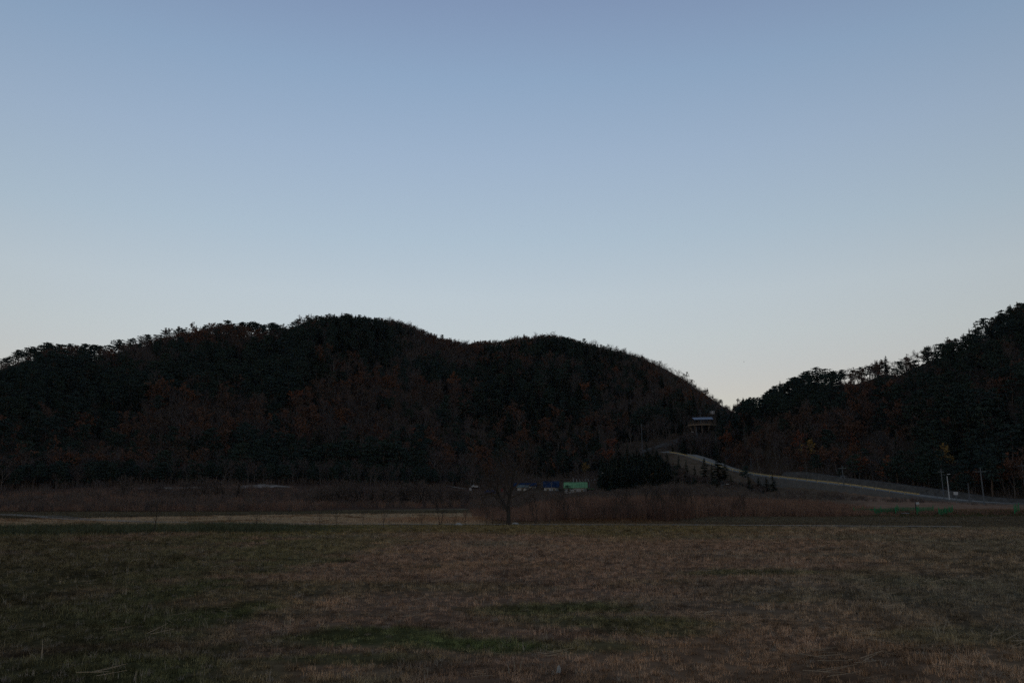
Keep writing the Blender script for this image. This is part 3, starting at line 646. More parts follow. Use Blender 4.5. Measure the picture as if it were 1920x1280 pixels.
# the conifers below the road and along the foot of the left hill
FOOT = [
    ('spruce', 1272, 852, 300, 'slim conifer standing left of the visible bend in the road', .9), ('spruce', 1286, 860, 296, 'smaller conifer directly right of the slim one at the road bend', .9),
    ('spruce', 1320, 857, 292, 'dark conifer in front of the pale road surface', 1.5), ('spruce', 1345, 848, 294, 'tallest conifer in front of the road, just right of the pale surface', 1.5),
    ('spruce', 1358, 862, 292, 'conifer leaning against the tallest one in front of the road', 1.5), ('pine', 1391, 870, 288, 'open-branched pine in front of the road, right of the tallest conifer', 1.0),
    ('spruce', 1370, 888, 286, 'short conifer between the tallest conifer and the open pine', 1.0), ('spruce', 1448, 886, 276, 'conifer at the left end of the grey road wall', 1.3),
    ('spruce', 1158, 836, 318, 'leftmost big conifer of the clump below the upper track', 1.2), ('spruce', 1176, 832, 314, 'second big conifer of the clump below the upper track', 1.2),
    ('spruce', 1194, 838, 318, 'third big conifer of the clump below the upper track', 1.2), ('spruce', 1212, 832, 312, 'fourth and tallest big conifer of the clump below the upper track', 1.25),
    ('spruce', 1230, 840, 316, 'fifth big conifer of the clump below the upper track', 1.2), ('spruce', 1250, 846, 310, 'rightmost big conifer of the clump below the upper track', 1.1),
    ('spruce', 1203, 858, 298, 'front left conifer of the clump below the upper track', 1.7), ('spruce', 1240, 862, 297, 'front right conifer of the clump below the upper track', 1.7),
    ('spruce', 1302, 872, 291, 'small conifer between the slim bend conifer and the pale road surface', 1.3), ('spruce', 1334, 868, 290, 'narrow conifer squeezed between the two conifers in front of the road', 1.2),
    ('spruce', 1403, 888, 283, 'short conifer right of the open-branched pine below the road', 1.5), ('spruce', 1422, 894, 281, 'squat dark conifer halfway to the grey road wall', 1.8), ('spruce', 1436, 892, 278, 'short conifer just left of the one at the grey wall end', 1.5),
    ('pine', 575, 838, 318, 'leftmost tall pine of the dark grove at the hill foot', 1.2), ('pine', 604, 826, 322, 'second tall pine of the dark grove at the hill foot', 1.2),
    ('pine', 634, 832, 320, 'third tall pine of the dark grove at the hill foot', 1.2), ('pine', 664, 822, 324, 'fourth tall pine of the dark grove at the hill foot', 1.25),
    ('pine', 694, 828, 322, 'fifth tall pine of the dark grove at the hill foot', 1.2), ('pine', 722, 820, 326, 'sixth and tallest pine of the dark grove at the hill foot', 1.25),
    ('pine', 752, 832, 324, 'rightmost tall pine of the dark grove at the hill foot', 1.2), ('pine', 1064, 908, 299, 'small dark round evergreen at the left corner of the green roof', 1.9),
]
for kd, px, top, r, lab, wd in FOOT:
    tp = at(px, top, r); z0 = hz(tp.x, tp.y); plant(kd, (tp.x, tp.y, z0 - .2), min(max(tp.z - z0, 2.2), 17), lab, 'conifers at the foot of the hills', wide=wd * 1.25)

# the wood that reads as one mass on both hills
FOREST = {k: proto_collection(k + '_wood', [merged(p) for p in KIND[k]]) for k in ('pine', 'spruce', 'bare', 'autumn', 'orange')}
def forest():
    n = 21000; az = rng.uniform(-.80, .80, n); r = np.sqrt(rng.uniform(225 ** 2, 580 ** 2, n)); x, y = r * np.sin(az), r * np.cos(az)
    r4 = np.interp(az, C_FOOT[0], C_FOOT[1]); r7 = np.interp(az, C_RIDGE[0], C_RIDGE[1]); z = H(x, y); px, row = proj(x, y, z); pa = px_of(az)
    near_road = pa > 1225
    ok = (r > r4 + np.where(near_road, 14, 3)) & (r < r7 + 1)
    ok &= ~((pa > 1150) & (pa < 1302) & (r < 392)) & ~((pa > 1285) & (pa < 1345) & (r < 398)) & ~((pa > 940) & (pa < 1130) & (r < 346))
    x, y, z, px, row, pa, r, r7 = (a[ok] for a in (x, y, z, px, row, pa, r, r7))
    thin = (((pa > 56) & (pa < 194) | (pa > 428) & (pa < 526) ) & (r7 - r < 34)) | ((pa > 1560) & (pa < 1655) & (r7 - r < 12)) | ((pa > 1675) & (pa < 1890) & (r7 - r < 26)) | ((pa > 720) & (pa < 960) & (r7 - r < 12))
    x, y, z, px, row, pa, r, r7 = (a[~thin] for a in (x, y, z, px, row, pa, r, r7))
    depth = (r7 - r) / 60.0     # distance below the ridge
    n1, n2 = fbm(x / 38, y / 38, 111), fbm(x / 16, y / 16, 113)
    con = .38 + 2.6 * (fbm(x / 60, y / 60, 117) - .5) + 1.2 * (n1 - .5) + .5 * (n2 - .5)
    con += np.where((pa < 560) & (row < 770), .55, 0) + np.where((pa > 560) & (pa < 720) & (row < 680), .5, 0) - np.where((pa > 720) & (pa < 880) & (row < 700), .5, 0)
    con += np.where((pa > 890) & (pa < 1130) & (row > 655) & (row < 800), .55, 0) + np.where((pa > 1130) & (pa < 1390) & (row > 720) & (row < 820), .3, 0)
    con -= np.where((pa > 250) & (pa < 860) & (row > 735) & (row < 850), .62, 0) + np.where((pa > 800) & (pa < 1170) & (row > 810), .4, 0)
    con += np.where((pa < 800) & (row > 850), .45, 0)
    con += np.where((pa > 1390) & (pa < 1600) & (row < 790), .5, 0) - np.where(pa > 1600, .22, 0)
    u = rng.random(len(x)); iscon = u < con
    kd = np.full(len(x), 'autumn', object); v = rng.random(len(x)); bare_p = np.where((pa > 720) & (pa < 880), .75, np.where(pa > 1390, .40, .50)) + .9 * (fbm(x / 45, y / 45, 119) - .5)
    kd[v < bare_p] = 'bare'; kd[(v > .975)] = 'orange'
    pointed = np.where((pa > 560) & (pa < 720) | (pa > 880) & (pa < 1390), .65, .2)
    kd[iscon] = np.where(rng.random(iscon.sum()) < pointed[iscon], 'spruce', 'pine')
    # pines are wider than bare trees: thin them a little; keep the trees near the ridge lower
    h = np.where(iscon, rng.uniform(6.5, 11, len(x)), rng.uniform(5.5, 9, len(x))) * (.8 + .2 * sm(0, .7, depth))
    h = h * (.62 + .75 * fbm(x / 30, y / 30, 131)) * rng.choice([.6, .85, 1, 1, 1.15, 1.3], len(h)); h = h * np.where((pa > 1110) & (pa < 1390) & (depth < 2), .75, 1) 
    row_t = top_row(pa) + np.where(row < top_row(pa) + 60, rng.uniform(0, 6, len(pa)), 0)          # nothing on the slope stands above the skyline trees
    u_, v_ = (pa - 960) / F, (640 - row_t) / F; hmax = CAMH + r * (sP + v_ * cP) / np.hypot(u_, cP - v_ * sP) - z
    h = np.minimum(h, hmax * rng.uniform(.85, 1, len(h))); ok = h > 1.8
    return x[ok], y[ok], z[ok], kd[ok], h[ok]
x, y, z, kd, h = forest()
# the wooded slope below the road and around the sheds
px, r, x2, y2 = polar(2300, 1128, 1440, lambda p: np.interp(p, [1128, 1250, 1330, 1460], [292, 288, 276, 270]), lambda p: np.interp(p, [1128, 1236, 1262, 1310, 1360, 1460], [345, 350, 344, 330, 312, 286]))
u = rng.random(len(px)); clump = px < 1262
k2 = np.where(clump, 'spruce', np.where(u < .9, 'bare', 'autumn')).astype(object); k2[(~clump) & (u < .16)] = 'spruce'; k2[(~clump) & (u > .16) & (u < .24)] = 'pine'
z2 = H(x2, y2)
roof = np.interp(px, [1128, 1180, 1236, 1262, 1300, 1340, 1400, 1460], [838, 833, 838, 862, 886, 894, 903, 913])     # sight lines that must stay open to the road
dz = CAMH + r * np.cos(np.arctan2(x2, y2)) * np.array([at(960, q, 1.0).z - CAMH for q in roof]) - z2
h2 = np.minimum(np.where(clump, rng.uniform(6, 13, len(px)), rng.uniform(3, 6.5, len(px))), dz * np.where(clump, rng.uniform(.25, .72, len(px)), rng.uniform(.45, 1.0, len(px)))); ok2 = (h2 > 1.6) & ((clump & (rng.random(len(px)) < .5 * sm(1125, 1185, px + 30 * (fbm(x2 / 5, y2 / 5, 123) - .5)))) | (rng.random(len(px)) < .4))
x, y, z, kd, h = (np.concatenate([a, b_[ok2]]) for a, b_ in ((x, x2), (y, y2), (z, z2), (kd, k2), (h, h2)))
px, r, x2, y2 = polar(420, 1150, 1345, lambda p: np.interp(p, [1150, 1240, 1345], [350, 358, 345]), lambda p: 0 * p + 400)
h2 = rng.uniform(2, 4.5, len(px)); far = (r > 384) & (px < 1285); h2[far] *= 2; ok2 = ~((px < 1300) & (r > 358) & (r < 383))
k2 = np.where(rng.random(len(px)) < .5, 'bare', 'spruce').astype(object)
x, y, z, kd, h = (np.concatenate([a, b_[ok2]]) for a, b_ in ((x, x2), (y, y2), (z, H(x2, y2)), (kd, k2), (h, h2)))
# bushes below the deck
px, r, x2, y2 = polar(170, 1278, 1356, lambda p: 0 * p + 350, lambda p: 0 * p + 378)
z2 = H(x2, y2); dz = CAMH + r * np.cos(np.arctan2(x2, y2)) * np.array([at(960, q, 1.0).z - CAMH for q in np.interp(px, [1278, 1292, 1345, 1356], [818, 812, 809, 800])]) - z2
h2 = np.minimum(dz, 9) * rng.uniform(.55, 1, len(px)); ok2 = h2 > 1; k2 = np.where(rng.random(len(px)) < .6, 'bare', 'spruce').astype(object)
x, y, z, kd, h = (np.concatenate([a, b_[ok2]]) for a, b_ in ((x, x2), (y, y2), (z, z2), (kd, k2), (h, h2)))
# trees that close the foot of the left hill
px, r, x2, y2 = polar(700, -200, 905, lambda p: np.interp(p, [-200, 0, 250, 480, 600, 870], [250, 256, 274, 284, 292, 310]), lambda p: np.interp(p, [-200, 0, 250, 480, 600, 870], [262, 270, 290, 302, 318, 335]))
k2 = np.where(rng.random(len(px)) < .6, 'pine', 'bare').astype(object); h2 = rng.uniform(3, 8, len(px))
x, y, z, kd, h = (np.concatenate([a, b_]) for a, b_ in ((x, x2), (y, y2), (z, H(x2, y2)), (kd, k2), (h, h2)))
LAB = {'pine': ('pine_wood', 'dense dark pine wood covering the slopes'), 'spruce': ('conifer_wood', 'dark pointed conifers massed on the slopes'), 'bare': ('bare_wood', 'leafless grey-brown wood covering the slopes'),
       'autumn': ('russet_wood', 'russet autumn wood covering the lower slopes'), 'orange': ('orange_wood', 'scattered orange trees in the wood on the slopes')}
for k in FOREST:
    s = kd == k; hs = h[s] / BASE_H[k]; wd = rng.uniform(1.0, 1.35, s.sum())
    tag(scatter(LAB[k][0], FOREST[k], np.c_[x[s], y[s], z[s] - .3], rng.uniform(0, 6.28, s.sum()), np.c_[hs * wd, hs * wd, hs]), LAB[k][1], 'wood')
# low undergrowth of the slopes and of the bank around the upper track
n = 14000; az = rng.uniform(-.75, .75, n); r = np.sqrt(rng.uniform(235 ** 2, 575 ** 2, n)); x, y = r * np.sin(az), r * np.cos(az); pa = px_of(az)
ok = (r > np.interp(az, C_FOOT[0], C_FOOT[1]) + np.where(pa > 1225, 11, -14)) & (r < np.interp(az, C_RIDGE[0], C_RIDGE[1]) + np.where((pa > 720) & (pa < 1384), 4, -6)); x, y = x[ok], y[ok]; h_ = rng.uniform(1.2, 3.0, len(x))
tag(scatter('undergrowth', brushc, np.c_[x, y, H(x, y)], rng.uniform(0, 6.28, len(x)), np.c_[h_ * 1.3, h_ * 1.3, h_]), 'bare undergrowth beneath the trees of both hills', 'undergrowth')

# ------------------------------------------------------------------ the big bare tree and the saplings by the lane
bp = on(953, 83.5)
big = thing('bare_tree', bp, 'big spreading bare tree with a low forked trunk beside the lane', 'bare tree')
segs = []
rg = random.Random(12)
def limb(p, d, ln, rad, lev, maxlev):
    n = 5 if lev < 2 else (4 if lev == 2 else 3); q = p; pts = [(p, d, rad)]
    for k in range(n):
        d = (d + Vector((rg.gauss(0, .16), rg.gauss(0, .16), .06 + rg.gauss(0, .08)))).normalized(); q2 = q + d * ln / n
        ra, rb = rad * (1 - .7 * k / n), rad * (1 - .7 * (k + 1) / n); segs.append((q, q2, ra, rb, lev)); q = q2; pts.append((q, d, rb))
    if lev >= maxlev: return
    m_ = (0, 8, 7, 5, 4)[lev]
    for i in range(m_):
        t = (.16 if lev == 1 else .25) + .72 * (i + rg.uniform(.1, .9)) / m_; k = min(int(t * n), n - 1); a, b = pts[k], pts[k + 1]; bp_ = a[0].lerp(b[0], t * n - k)
        o = Matrix.Rotation(i * 2.4 + rg.uniform(-.7, .7), 3, b[1]) @ b[1].orthogonal().normalized(); e = rg.uniform(.45, .95)
        limb(bp_, (b[1] * math.cos(e) + o * math.sin(e)).normalized(), ln * rg.uniform(.48, .72) * (1.2 - .6 * t), a[2] * .58, lev + 1, maxlev)
tr = [(Vector((0, 0, -.3)), Vector((.02, 0, .5)), .31, .22), (Vector((.02, 0, .5)), Vector((.03, 0, 1.25)), .22, .20)]
tr.append((Vector((.03, 0, 1.25)), Vector((.04, 0, 1.5)), .20, .19))
LIMBS = [((-.34, .1, 1), 5.6, .17, 1.35), ((.36, -.05, 1), 6.2, .185, 1.35), ((.03, .28, 1), 5.4, .10, 1.45), ((-.75, -.2, .9), 4.4, .085, 1.3)]
for d, ln, rad, zz in LIMBS:
    limb(Vector((.03, 0, zz)), Vector(d).normalized(), ln, rad, 1, 4)
b = MB()
for p, q, ra, rb in tr: b.tube(p, q, ra, rb, 10, cap=False)
b.build('trunk', M['bigbark'], big, smooth=True)
obj('limbs', seg_mesh(segs, 1, 1, M['bigbark'], .03, 'limbs', thin=9), big); obj('crown', seg_mesh(segs, 2, 9, M['bigtwig'], .0085, 'crown', 4, thin=3), big)

SAP = [bare_skeleton(400 + i, 2.6, fork=.4, spread=.55, levels=3, r0=.035, kids=(7, 4)) for i in range(4)]
SAPM = [(seg_mesh(s, 0, 0, M['bigbark'], .018, 'trunk'), seg_mesh(s, 1, 9, M['bigtwig'], .010, 'crown', thin=2)) for s in SAP]
TW_ = bare_skeleton(420, 4.0, fork=.35, spread=.5, levels=4, r0=.05, kids=(7, 5, 4), trunks=2)
TWM = (seg_mesh(TW_, 0, 1, M['bigbark'], .02, 'trunk'), seg_mesh(TW_, 2, 9, M['bigtwig'], .010, 'crown', thin=2))
def sapling(px, r, top, label, meshes, lean=(0, 0), name='sapling', group='saplings along the lane', hb=2.3):
    p = on(px, r); h = max(at(px, top, r).z - p.z, .8); o = thing(name, p, label, 'young tree', group, trng.uniform(0, 6.28)); s = h / hb; o.scale = (s, s, s); o.rotation_euler[0] = lean[0]; o.rotation_euler[1] = lean[1]
    for nm, me in zip(('trunk', 'crown'), meshes): obj(nm, me, o)
    return o
for i, (px, r, top, lab) in enumerate([
        (291, 62, 926, 'tall thin bare sapling standing alone at the left in the rough grass'), (432, 72, 955, 'small twiggy sapling next right of the lone tall one'),
        (484, 64, 949, 'short sapling at the right end of the rough grass'), (601, 73, 955, 'sapling with one arm out to the right, first of the lane row'),
        (633, 73, 950, 'straight thin sapling, second of the lane row'), (682, 71, 957, 'sapling with a small fork at its top, third of the lane row'),
        (719, 74, 952, 'sapling with a thin split top, fourth of the lane row'), (791, 73, 956, 'sapling with a tuft of twigs at its tip, left of the twin-stemmed tree'),
        (852, 76, 957, 'sapling between the twin-stemmed tree and the white stone'), (873, 79, 955, 'faint sapling right behind the white stone'),
        (911, 82, 948, 'dark-stemmed sapling just left of the big bare tree'), (924, 84, 946, 'thin sapling against the reeds, nearest the big tree on its left')]):
    sapling(px, r, top, lab, SAPM[i % 4])
sapling(826, 80, 928, 'twin-stemmed young bare tree in the middle of the lane row', TWM, hb=3.4, name='young_tree')
sapling(1004, 87, 927, 'pale-stemmed young bare tree first right of the big tree', TWM, hb=3.4, name='young_tree')
sapling(1030, 88, 932, 'dark leaning young bare tree second right of the big tree', (seg_mesh(SAP[1], 0, 0, M['bigbark'], .03, 'trunk'), SAPM[1][1]), lean=(0, .22), name='young_tree')
for i, (px, r, top, lab) in enumerate([(1092, 101, 940, 'thin dark sapling at the reed edge below the green roof'), (1148, 102, 938, 'sapling at the reed edge right of the green roof'),
                                       (1197, 104, 940, 'sapling at the reed edge under the conifer clump'), (1230, 105, 944, 'last sapling at the reed edge before the green net square'), (1265, 86.5, 974, 'tiny dead stalk by the lane in front of the reeds')]):
    sapling(px, r, top, lab, SAPM[(i + 1) % 4])

thicket = proto_collection('thicket', [merged(p) for p in SAPM] + [merged(TWM)])
px, r, x, y = polar(230, 890, 1420, lambda p: np.interp(p, [890, 1000, 1250, 1330, 1420], [104, 100, 104, 124, 128]), lambda p: 0 * p + 150)
kp = np.abs(px - 955) > 38; px, r, x, y = px[kp], r[kp], x[kp], y[kp]
tag(scatter('thicket', thicket, np.c_[x, y, H(x, y)], rng.uniform(0, 6.28, len(x)), rng.uniform(.6, 1.25, len(x)) * np.interp(px, [890, 940, 1130, 1180, 1250, 1420], [.8, .8, .75, 1.2, 1.2, .8])), 'thin bare saplings standing among the reeds', 'thicket')

# spreading shrubs on the left bank and the round brushwood
SHR = []
for i in range(4):
    s = bare_skeleton(440 + i, 5.0, fork=.12, spread=.85, levels=4, r0=.11, kids=(9, 6, 4), trunks=3, up=.12)
    SHR.append((seg_mesh(s, 0, 1, M['bigbark'], .03, 'stem'), seg_mesh(s, 2, 9, M['brush'], .022, 'crown')))
def shrub(px, r, top, label, group, wide, i):
    p = on(px, r); h = max(at(px, top, r).z - p.z, 1.0); o = thing('shrub', p, label, 'shrub', group, i * 1.3); s = h / 4.6; o.scale = (s * wide, s * wide, s)
    for nm, me in zip(('stem', 'crown'), SHR[i % 4]): obj(nm, me, o)
for i, (px, top, lab) in enumerate([(288, 900, 'faint spreading shrub left of the pale track patch'), (342, 897, 'dense dark spreading shrub on the left bank before the track'), (376, 893, 'black-stemmed fan-shaped shrub, tallest before the track'),
                                    (410, 897, 'widest fan-shaped bare shrub before the track'), (440, 898, 'fan-shaped bare shrub at the right end of the track'), (228, 890, 'dark bushy shrub at the edge of the pines on the left')]):
    shrub(px, 222, top, lab, 'spreading shrubs on the left bank', 1.15, i)
for i, (px, top, lab) in enumerate([(596, 907, 'leftmost rounded brushwood bush of the brown row'), (634, 900, 'second rounded brushwood bush of the brown row, highest'), (674, 903, 'third rounded brushwood bush of the brown row'),
                                    (712, 905, 'fourth rounded brushwood bush of the brown row'), (752, 902, 'fifth rounded brushwood bush of the brown row'), (792, 902, 'sixth rounded brushwood bush of the brown row'),
                                    (828, 906, 'seventh rounded brushwood bush of the brown row'), (858, 912, 'rightmost low brushwood bush of the brown row')]):
    shrub(px, 205 + 4 * (i % 3), top, lab, 'rounded brushwood behind the grey field', 1.35, i + 1)
    shrub(px + 17, 211 + 4 * (i % 2), top + 5, lab.replace('bush of', 'bush at the back of'), 'rounded brushwood behind the grey field', 1.3, i + 2)

# ------------------------------------------------------------------ road, walls, guardrail
rp = resample([at(*q) for q in ROADPTS], 4.0)
def smooth_pts(p, n=3):
    for _ in range(n): p = [p[0]] + [(a + b * 2 + c) / 4 for a, b, c in zip(p, p[1:], p[2:])] + [p[-1]]
    return p
rp = smooth_pts(rp)
def out_dir(i):
    t = rp[min(i + 1, len(rp) - 1)] - rp[max(i - 1, 0)]; t.z = 0; t.normalize(); n_ = Vector((-t.y, t.x, 0))
    if n_.dot(Vector((rp[i].x, rp[i].y, 0))) < 0: n_ = -n_
    return n_
X, Y, Z = [], [], []
for i, p in enumerate(rp):
    o = out_dir(i)
    X.append([(p + o * k).x for k in (0, 2, 4, 6.2)]); Y.append([(p + o * k).y for k in (0, 2, 4, 6.2)]); Z.append([p.z + .10 + float(np.interp(proj(p.x, p.y, p.z)[0], [1290, 1352], [.12, 0])) * k for k in (0, 2, 4, 6.2)])
tag(obj('road', grid_mesh('road', np.array(X), np.array(Y), np.array(Z), M['asphalt'])), kind='structure')
def strip_wall(name, bottom, topo, thick, material, label, cat, i0, i1):
    b = MB(); rows = []
    for i in range(i0, i1):
        p, o = rp[i], out_dir(i); lo, hi = bottom(i), topo(i)
        rows.append([p + o * lo[0] + Vector((0, 0, lo[1])), p + o * hi[0] + Vector((0, 0, hi[1])), p + o * (hi[0] + thick) + Vector((0, 0, hi[1])), p + o * (lo[0] + thick) + Vector((0, 0, lo[1]))])
    vs = [q for rw in rows for q in rw]; fs = []
    for k in range(len(rows) - 1):
        for e in range(4): fs.append((k * 4 + e, k * 4 + (e + 1) % 4, k * 4 + 4 + (e + 1) % 4, k * 4 + 4 + e))
    fs += [(0, 1, 2, 3), tuple(len(vs) - 4 + e for e in (3, 2, 1, 0))]
    b.add(vs, fs); o = b.build(name, material); return tag(o, label, cat)
pxs = [proj(p.x, p.y, p.z)[0] for p in rp]
idx = lambda px: min(range(len(rp)), key=lambda i: abs(pxs[i] - px))
hw = lambda i: float(np.interp(pxs[i], [1400, 1450, 1500, 1560, 1640, 1700, 1760, 1950], [1.0, 2.8, 3.3, 3.0, 1.7, 1.0, .8, .8]))
strip_wall('retaining_wall', lambda i: (-2.5, -hw(i) - .8), lambda i: (-1.9, .08), 2.4, M['concrete'], 'long grey concrete retaining wall under the yellow guardrail', 'wall', idx(1404), len(rp) - 1)
hb = lambda i: float(np.interp(pxs[i], [1400, 1440, 1470, 1560, 1640, 1740, 1800, 1950], [.3, 1.0, 1.7, 1.2, 1.2, 1.0, .4, .2]))
strip_wall('cut_slope', lambda i: (6.4, -.4), lambda i: (8.2, .8 + hb(i)), 3.0, M['bank'], 'grey cut slope on the uphill side of the road', 'slope', idx(1425), len(rp) - 1)
rail = thing('guardrail', rp[idx(1500)], 'yellow guardrail with short posts along the rising road', 'guardrail'); base = rp[idx(1500)]
i0, i1 = idx(1262), idx(1738)
for k, i in enumerate(range(i0, i1)):
    a, c = rp[i] - base, rp[i + 1] - base; o = out_dir(i) * .12; sh = -out_dir(i) * 1.5 * float(np.interp(pxs[i], [1400, 1440], [0, 1])); a = a + sh; c = c - out_dir(i + 1) * 1.5 * float(np.interp(pxs[i + 1], [1400, 1440], [0, 1]))
    b = MB(); b.tube(a + o + Vector((0, 0, .0)), a + o + Vector((0, 0, .98)), .09, .09, 6); b.build('post', M['yellowpaint'], rail)
    b = MB(); up = Vector((0, 0, 1)); g = (c - a) * .06
    b.add([a + g + up * .58, c - g + up * .58, c - g + up * .92, a + g + up * .92, a + g + up * .58 + o * .5, c - g + up * .58 + o * .5, c - g + up * .92 + o * .5, a + g + up * .92 + o * .5],
          [(0, 1, 2, 3), (7, 6, 5, 4), (0, 4, 5, 1), (3, 2, 6, 7), (0, 3, 7, 4), (1, 5, 6, 2)]); b.build('rail', M['yellowpaint'], rail)
# upper track to the deck
ribbon_on_land('upper_track', [on(p, r) for p, r in ((1168, 366), (1195, 368), (1230, 372), (1262, 376), (1290, 379))], 5.0, M['bank'], .25, cross=5, rag=.3)

# ------------------------------------------------------------------ poles
def pole(px, base_row, top, r, label, arm=0.0, lamp=0, transformer=False, rad=.15, material='pole', name='utility_pole', cat='utility pole', group='poles along the roads', arms=1):
    p = at(px, base_row, r); z0 = min(p.z, hz(p.x, p.y)) - .3; h = at(px, top, r).z - z0
    o = thing(name, (p.x, p.y, z0), label, cat, group, -math.atan2(p.x, p.y)); b = MB(); b.tube((0, 0, 0), (0, 0, h), rad, rad * .65, 8); b.build('pole', M[material], o, smooth=False)
    for k in range(arms if arm else 0):
        z = h - .9 - 1.1 * k; b = MB(); b.box((0, -rad - .05, z), arm, .1, .12); c = b.build('crossarm', M['steel'], o)
        for s in (-.45, -.15, .15, .45):
            b = MB(); b.tube((s * arm * 2 * .48, -rad - .05, z + .06), (s * arm * 2 * .48, -rad - .05, z + .28), .05, .03, 6); b.build('insulator', M['pole'], c)
    if transformer:
        for s in (-.38, .38):
            b = MB(); b.tube((s, -.25, h * .52), (s, -.25, h * .52 + .9), .28, .28, 10); b.build('transformer', M['pole'], o)
    if lamp:
        z = h * .82 if arm or h > 7 else h; b = MB(); b.tube((0, 0, z - .3), (lamp * 1.5, -.1, z), .04, .035, 6); a = b.build('lamp_arm', M['steel'], o)
        b = MB(); b.box((lamp * 1.75, -.1, z), .75, .32, .16); b.build('lamp_head', M['white'], a)
    return o
pole(1204, 833, 794, 364, 'pale pole with a small crossarm standing beside the upper track', arm=1.0, rad=.17)
pole(1314, 800, 766, 392, 'pole with double crossarms rising behind the deck roof', arm=1.8, arms=2)
pole(1355, 797, 779, 400, 'short thin pole left of the lamp pole near the gap'); pole(1362, 797, 774, 400, 'pole with a pale lamp head highest near the gap', lamp=-1)
pole(1308.5, 852, 800, 358, 'tall lamp pole in front of the deck, above the road', lamp=-1, rad=.16); pole(1344, 850, 815, 352, 'plain pole behind the tallest roadside conifer', rad=.14)
pole(1409, 883, 856, 318, 'slim pole with a crossarm above the road, left of the grey wall', arm=1.6); pole(1583, 922, 872, 268, 'pole with transformers and a wide crossarm behind the guardrail', arm=2.2, transformer=True)
pole(1769.5, 929, 878, 248, 'leaning-looking pole with a lamp just left of the white pole', arm=1.5, lamp=1); pole(1779.5, 928, 892, 246, 'plain white pole left of the white sign', rad=.16, material='white')
pole(1757, 928, 917, 250, 'short thin post left of the lamp pole by the road', rad=.07); o = pole(1819, 943, 905, 241, 'medium pole with a square box at its foot beside the road', rad=.13)
b = MB(); b.box((0, -.3, 1.0), .8, .5, 1.3); b.build('foot_box', M['pole'], o)
pole(1846, 946, 877, 236, 'tallest pole with a crossarm at the right end of the road', arm=2.4, rad=.18); pole(1924, 930, 866, 250, 'pole with a low crossarm cut by the picture edge', arm=2.0)
pole(1034, 921, 903, 308, 'pale pole rising behind the right blue roof', rad=.15); pole(1105.5, 922, 902, 306, 'dull pole at the right end of the green roof', rad=.15)
pole(1139, 918, 886, 298, 'street lamp pole right of the green roof', lamp=-1, rad=.13, name='street_lamp', cat='street lamp'); pole(1354, 922, 907, 262, 'low street lamp at the edge of the reeds below the road', lamp=1, rad=.09, name='street_lamp', cat='street lamp')
for i, px in enumerate((1075, 1081, 1087, 1092.5, 1098, 1103, 1109, 1115, 1120)):
    p = at(px, 902, 330); b = MB(); h = at(px, 897.5 if i not in (0, 8) else 896, 330).z - hz(p.x, p.y)
    b.tube((0, 0, -.2), (0, 0, max(h, 1.0)), .07, .07, 6); b.tube((0, 0, max(h, 1.0) - .3), (.25, 0, max(h, 1.0) - .9), .04, .04, 5); o = b.build('white_post', M['white']); o.location = (p.x, p.y, hz(p.x, p.y))
    tag(o, 'thin white post in the row above the green roof, %s' % ('leftmost' if i == 0 else 'rightmost' if i == 8 else ORD[i] + ' from left'), 'post', 'white posts above the green roof')

# mast with antenna panels, signs
p = at(1337, 803, 398); z0 = hz(p.x, p.y) - .3; h = at(1337, 770, 398).z - z0
o = thing('antenna_mast', (p.x, p.y, z0), 'mast with three pale antenna panels at its top, right of the deck', 'mast', rz=-math.atan2(p.x, p.y)); b = MB(); b.tube((0, 0, 0), (0, 0, h), .28, .2, 8); b.build('mast', M['bigbark'], o)
b = MB(); b.box((0, 0, h - 1.3), 2.0, .12, .12); b.build('bracket', M['steel'], o)
for s, wd in ((-.95, .28), (.1, .95), (.95, .28)):
    b = MB(); b.box((s, -.2, h - .8), wd, .14, 1.5); b.build('antenna_panel', M['wallw'], o)
for px, row, lab in ((1335.5, 799.5, 'small white box left of the mast foot by the deck'), (1339, 797, 'small white box right of the mast foot by the deck')):
    q = at(px, row, 392); g = hz(q.x, q.y); t = thing('meter_box', (q.x, q.y, g), lab, 'box', 'white boxes by the mast'); b = MB(); b.box((0, 0, q.z - g), .8, .4, .7); b.build('case', M['white'], t); b = MB(); b.tube((0, 0, -.3), (0, 0, max(.2, q.z - g - .3)), .06, .06, 6); b.build('post', M['steel'], t)
def sign(px, row, r, wd, ht, label, postmat='steel', dx=0.0):
    q = at(px, row, r); g = hz(q.x, q.y); t = thing('sign', (q.x, q.y, g - .2), label, 'sign', rz=-math.atan2(q.x, q.y)); z = q.z - g + .2
    b = MB(); b.box((dx, -.1, z), wd, .06, ht); b.build('panel', M['white'], t); b = MB(); b.tube((0, 0, 0), (0, 0, max(z + ht * .4, .5)), .08, .08, 6); b.build('post', M[postmat], t)
sign(1792, 924.5, 240, 1.0, .75, 'white rectangular sign by the road right of the white pole')
sign(1716.5, 943, 150, .50, .36, 'small white sign plate on a dark post in the right field', 'black', .3)

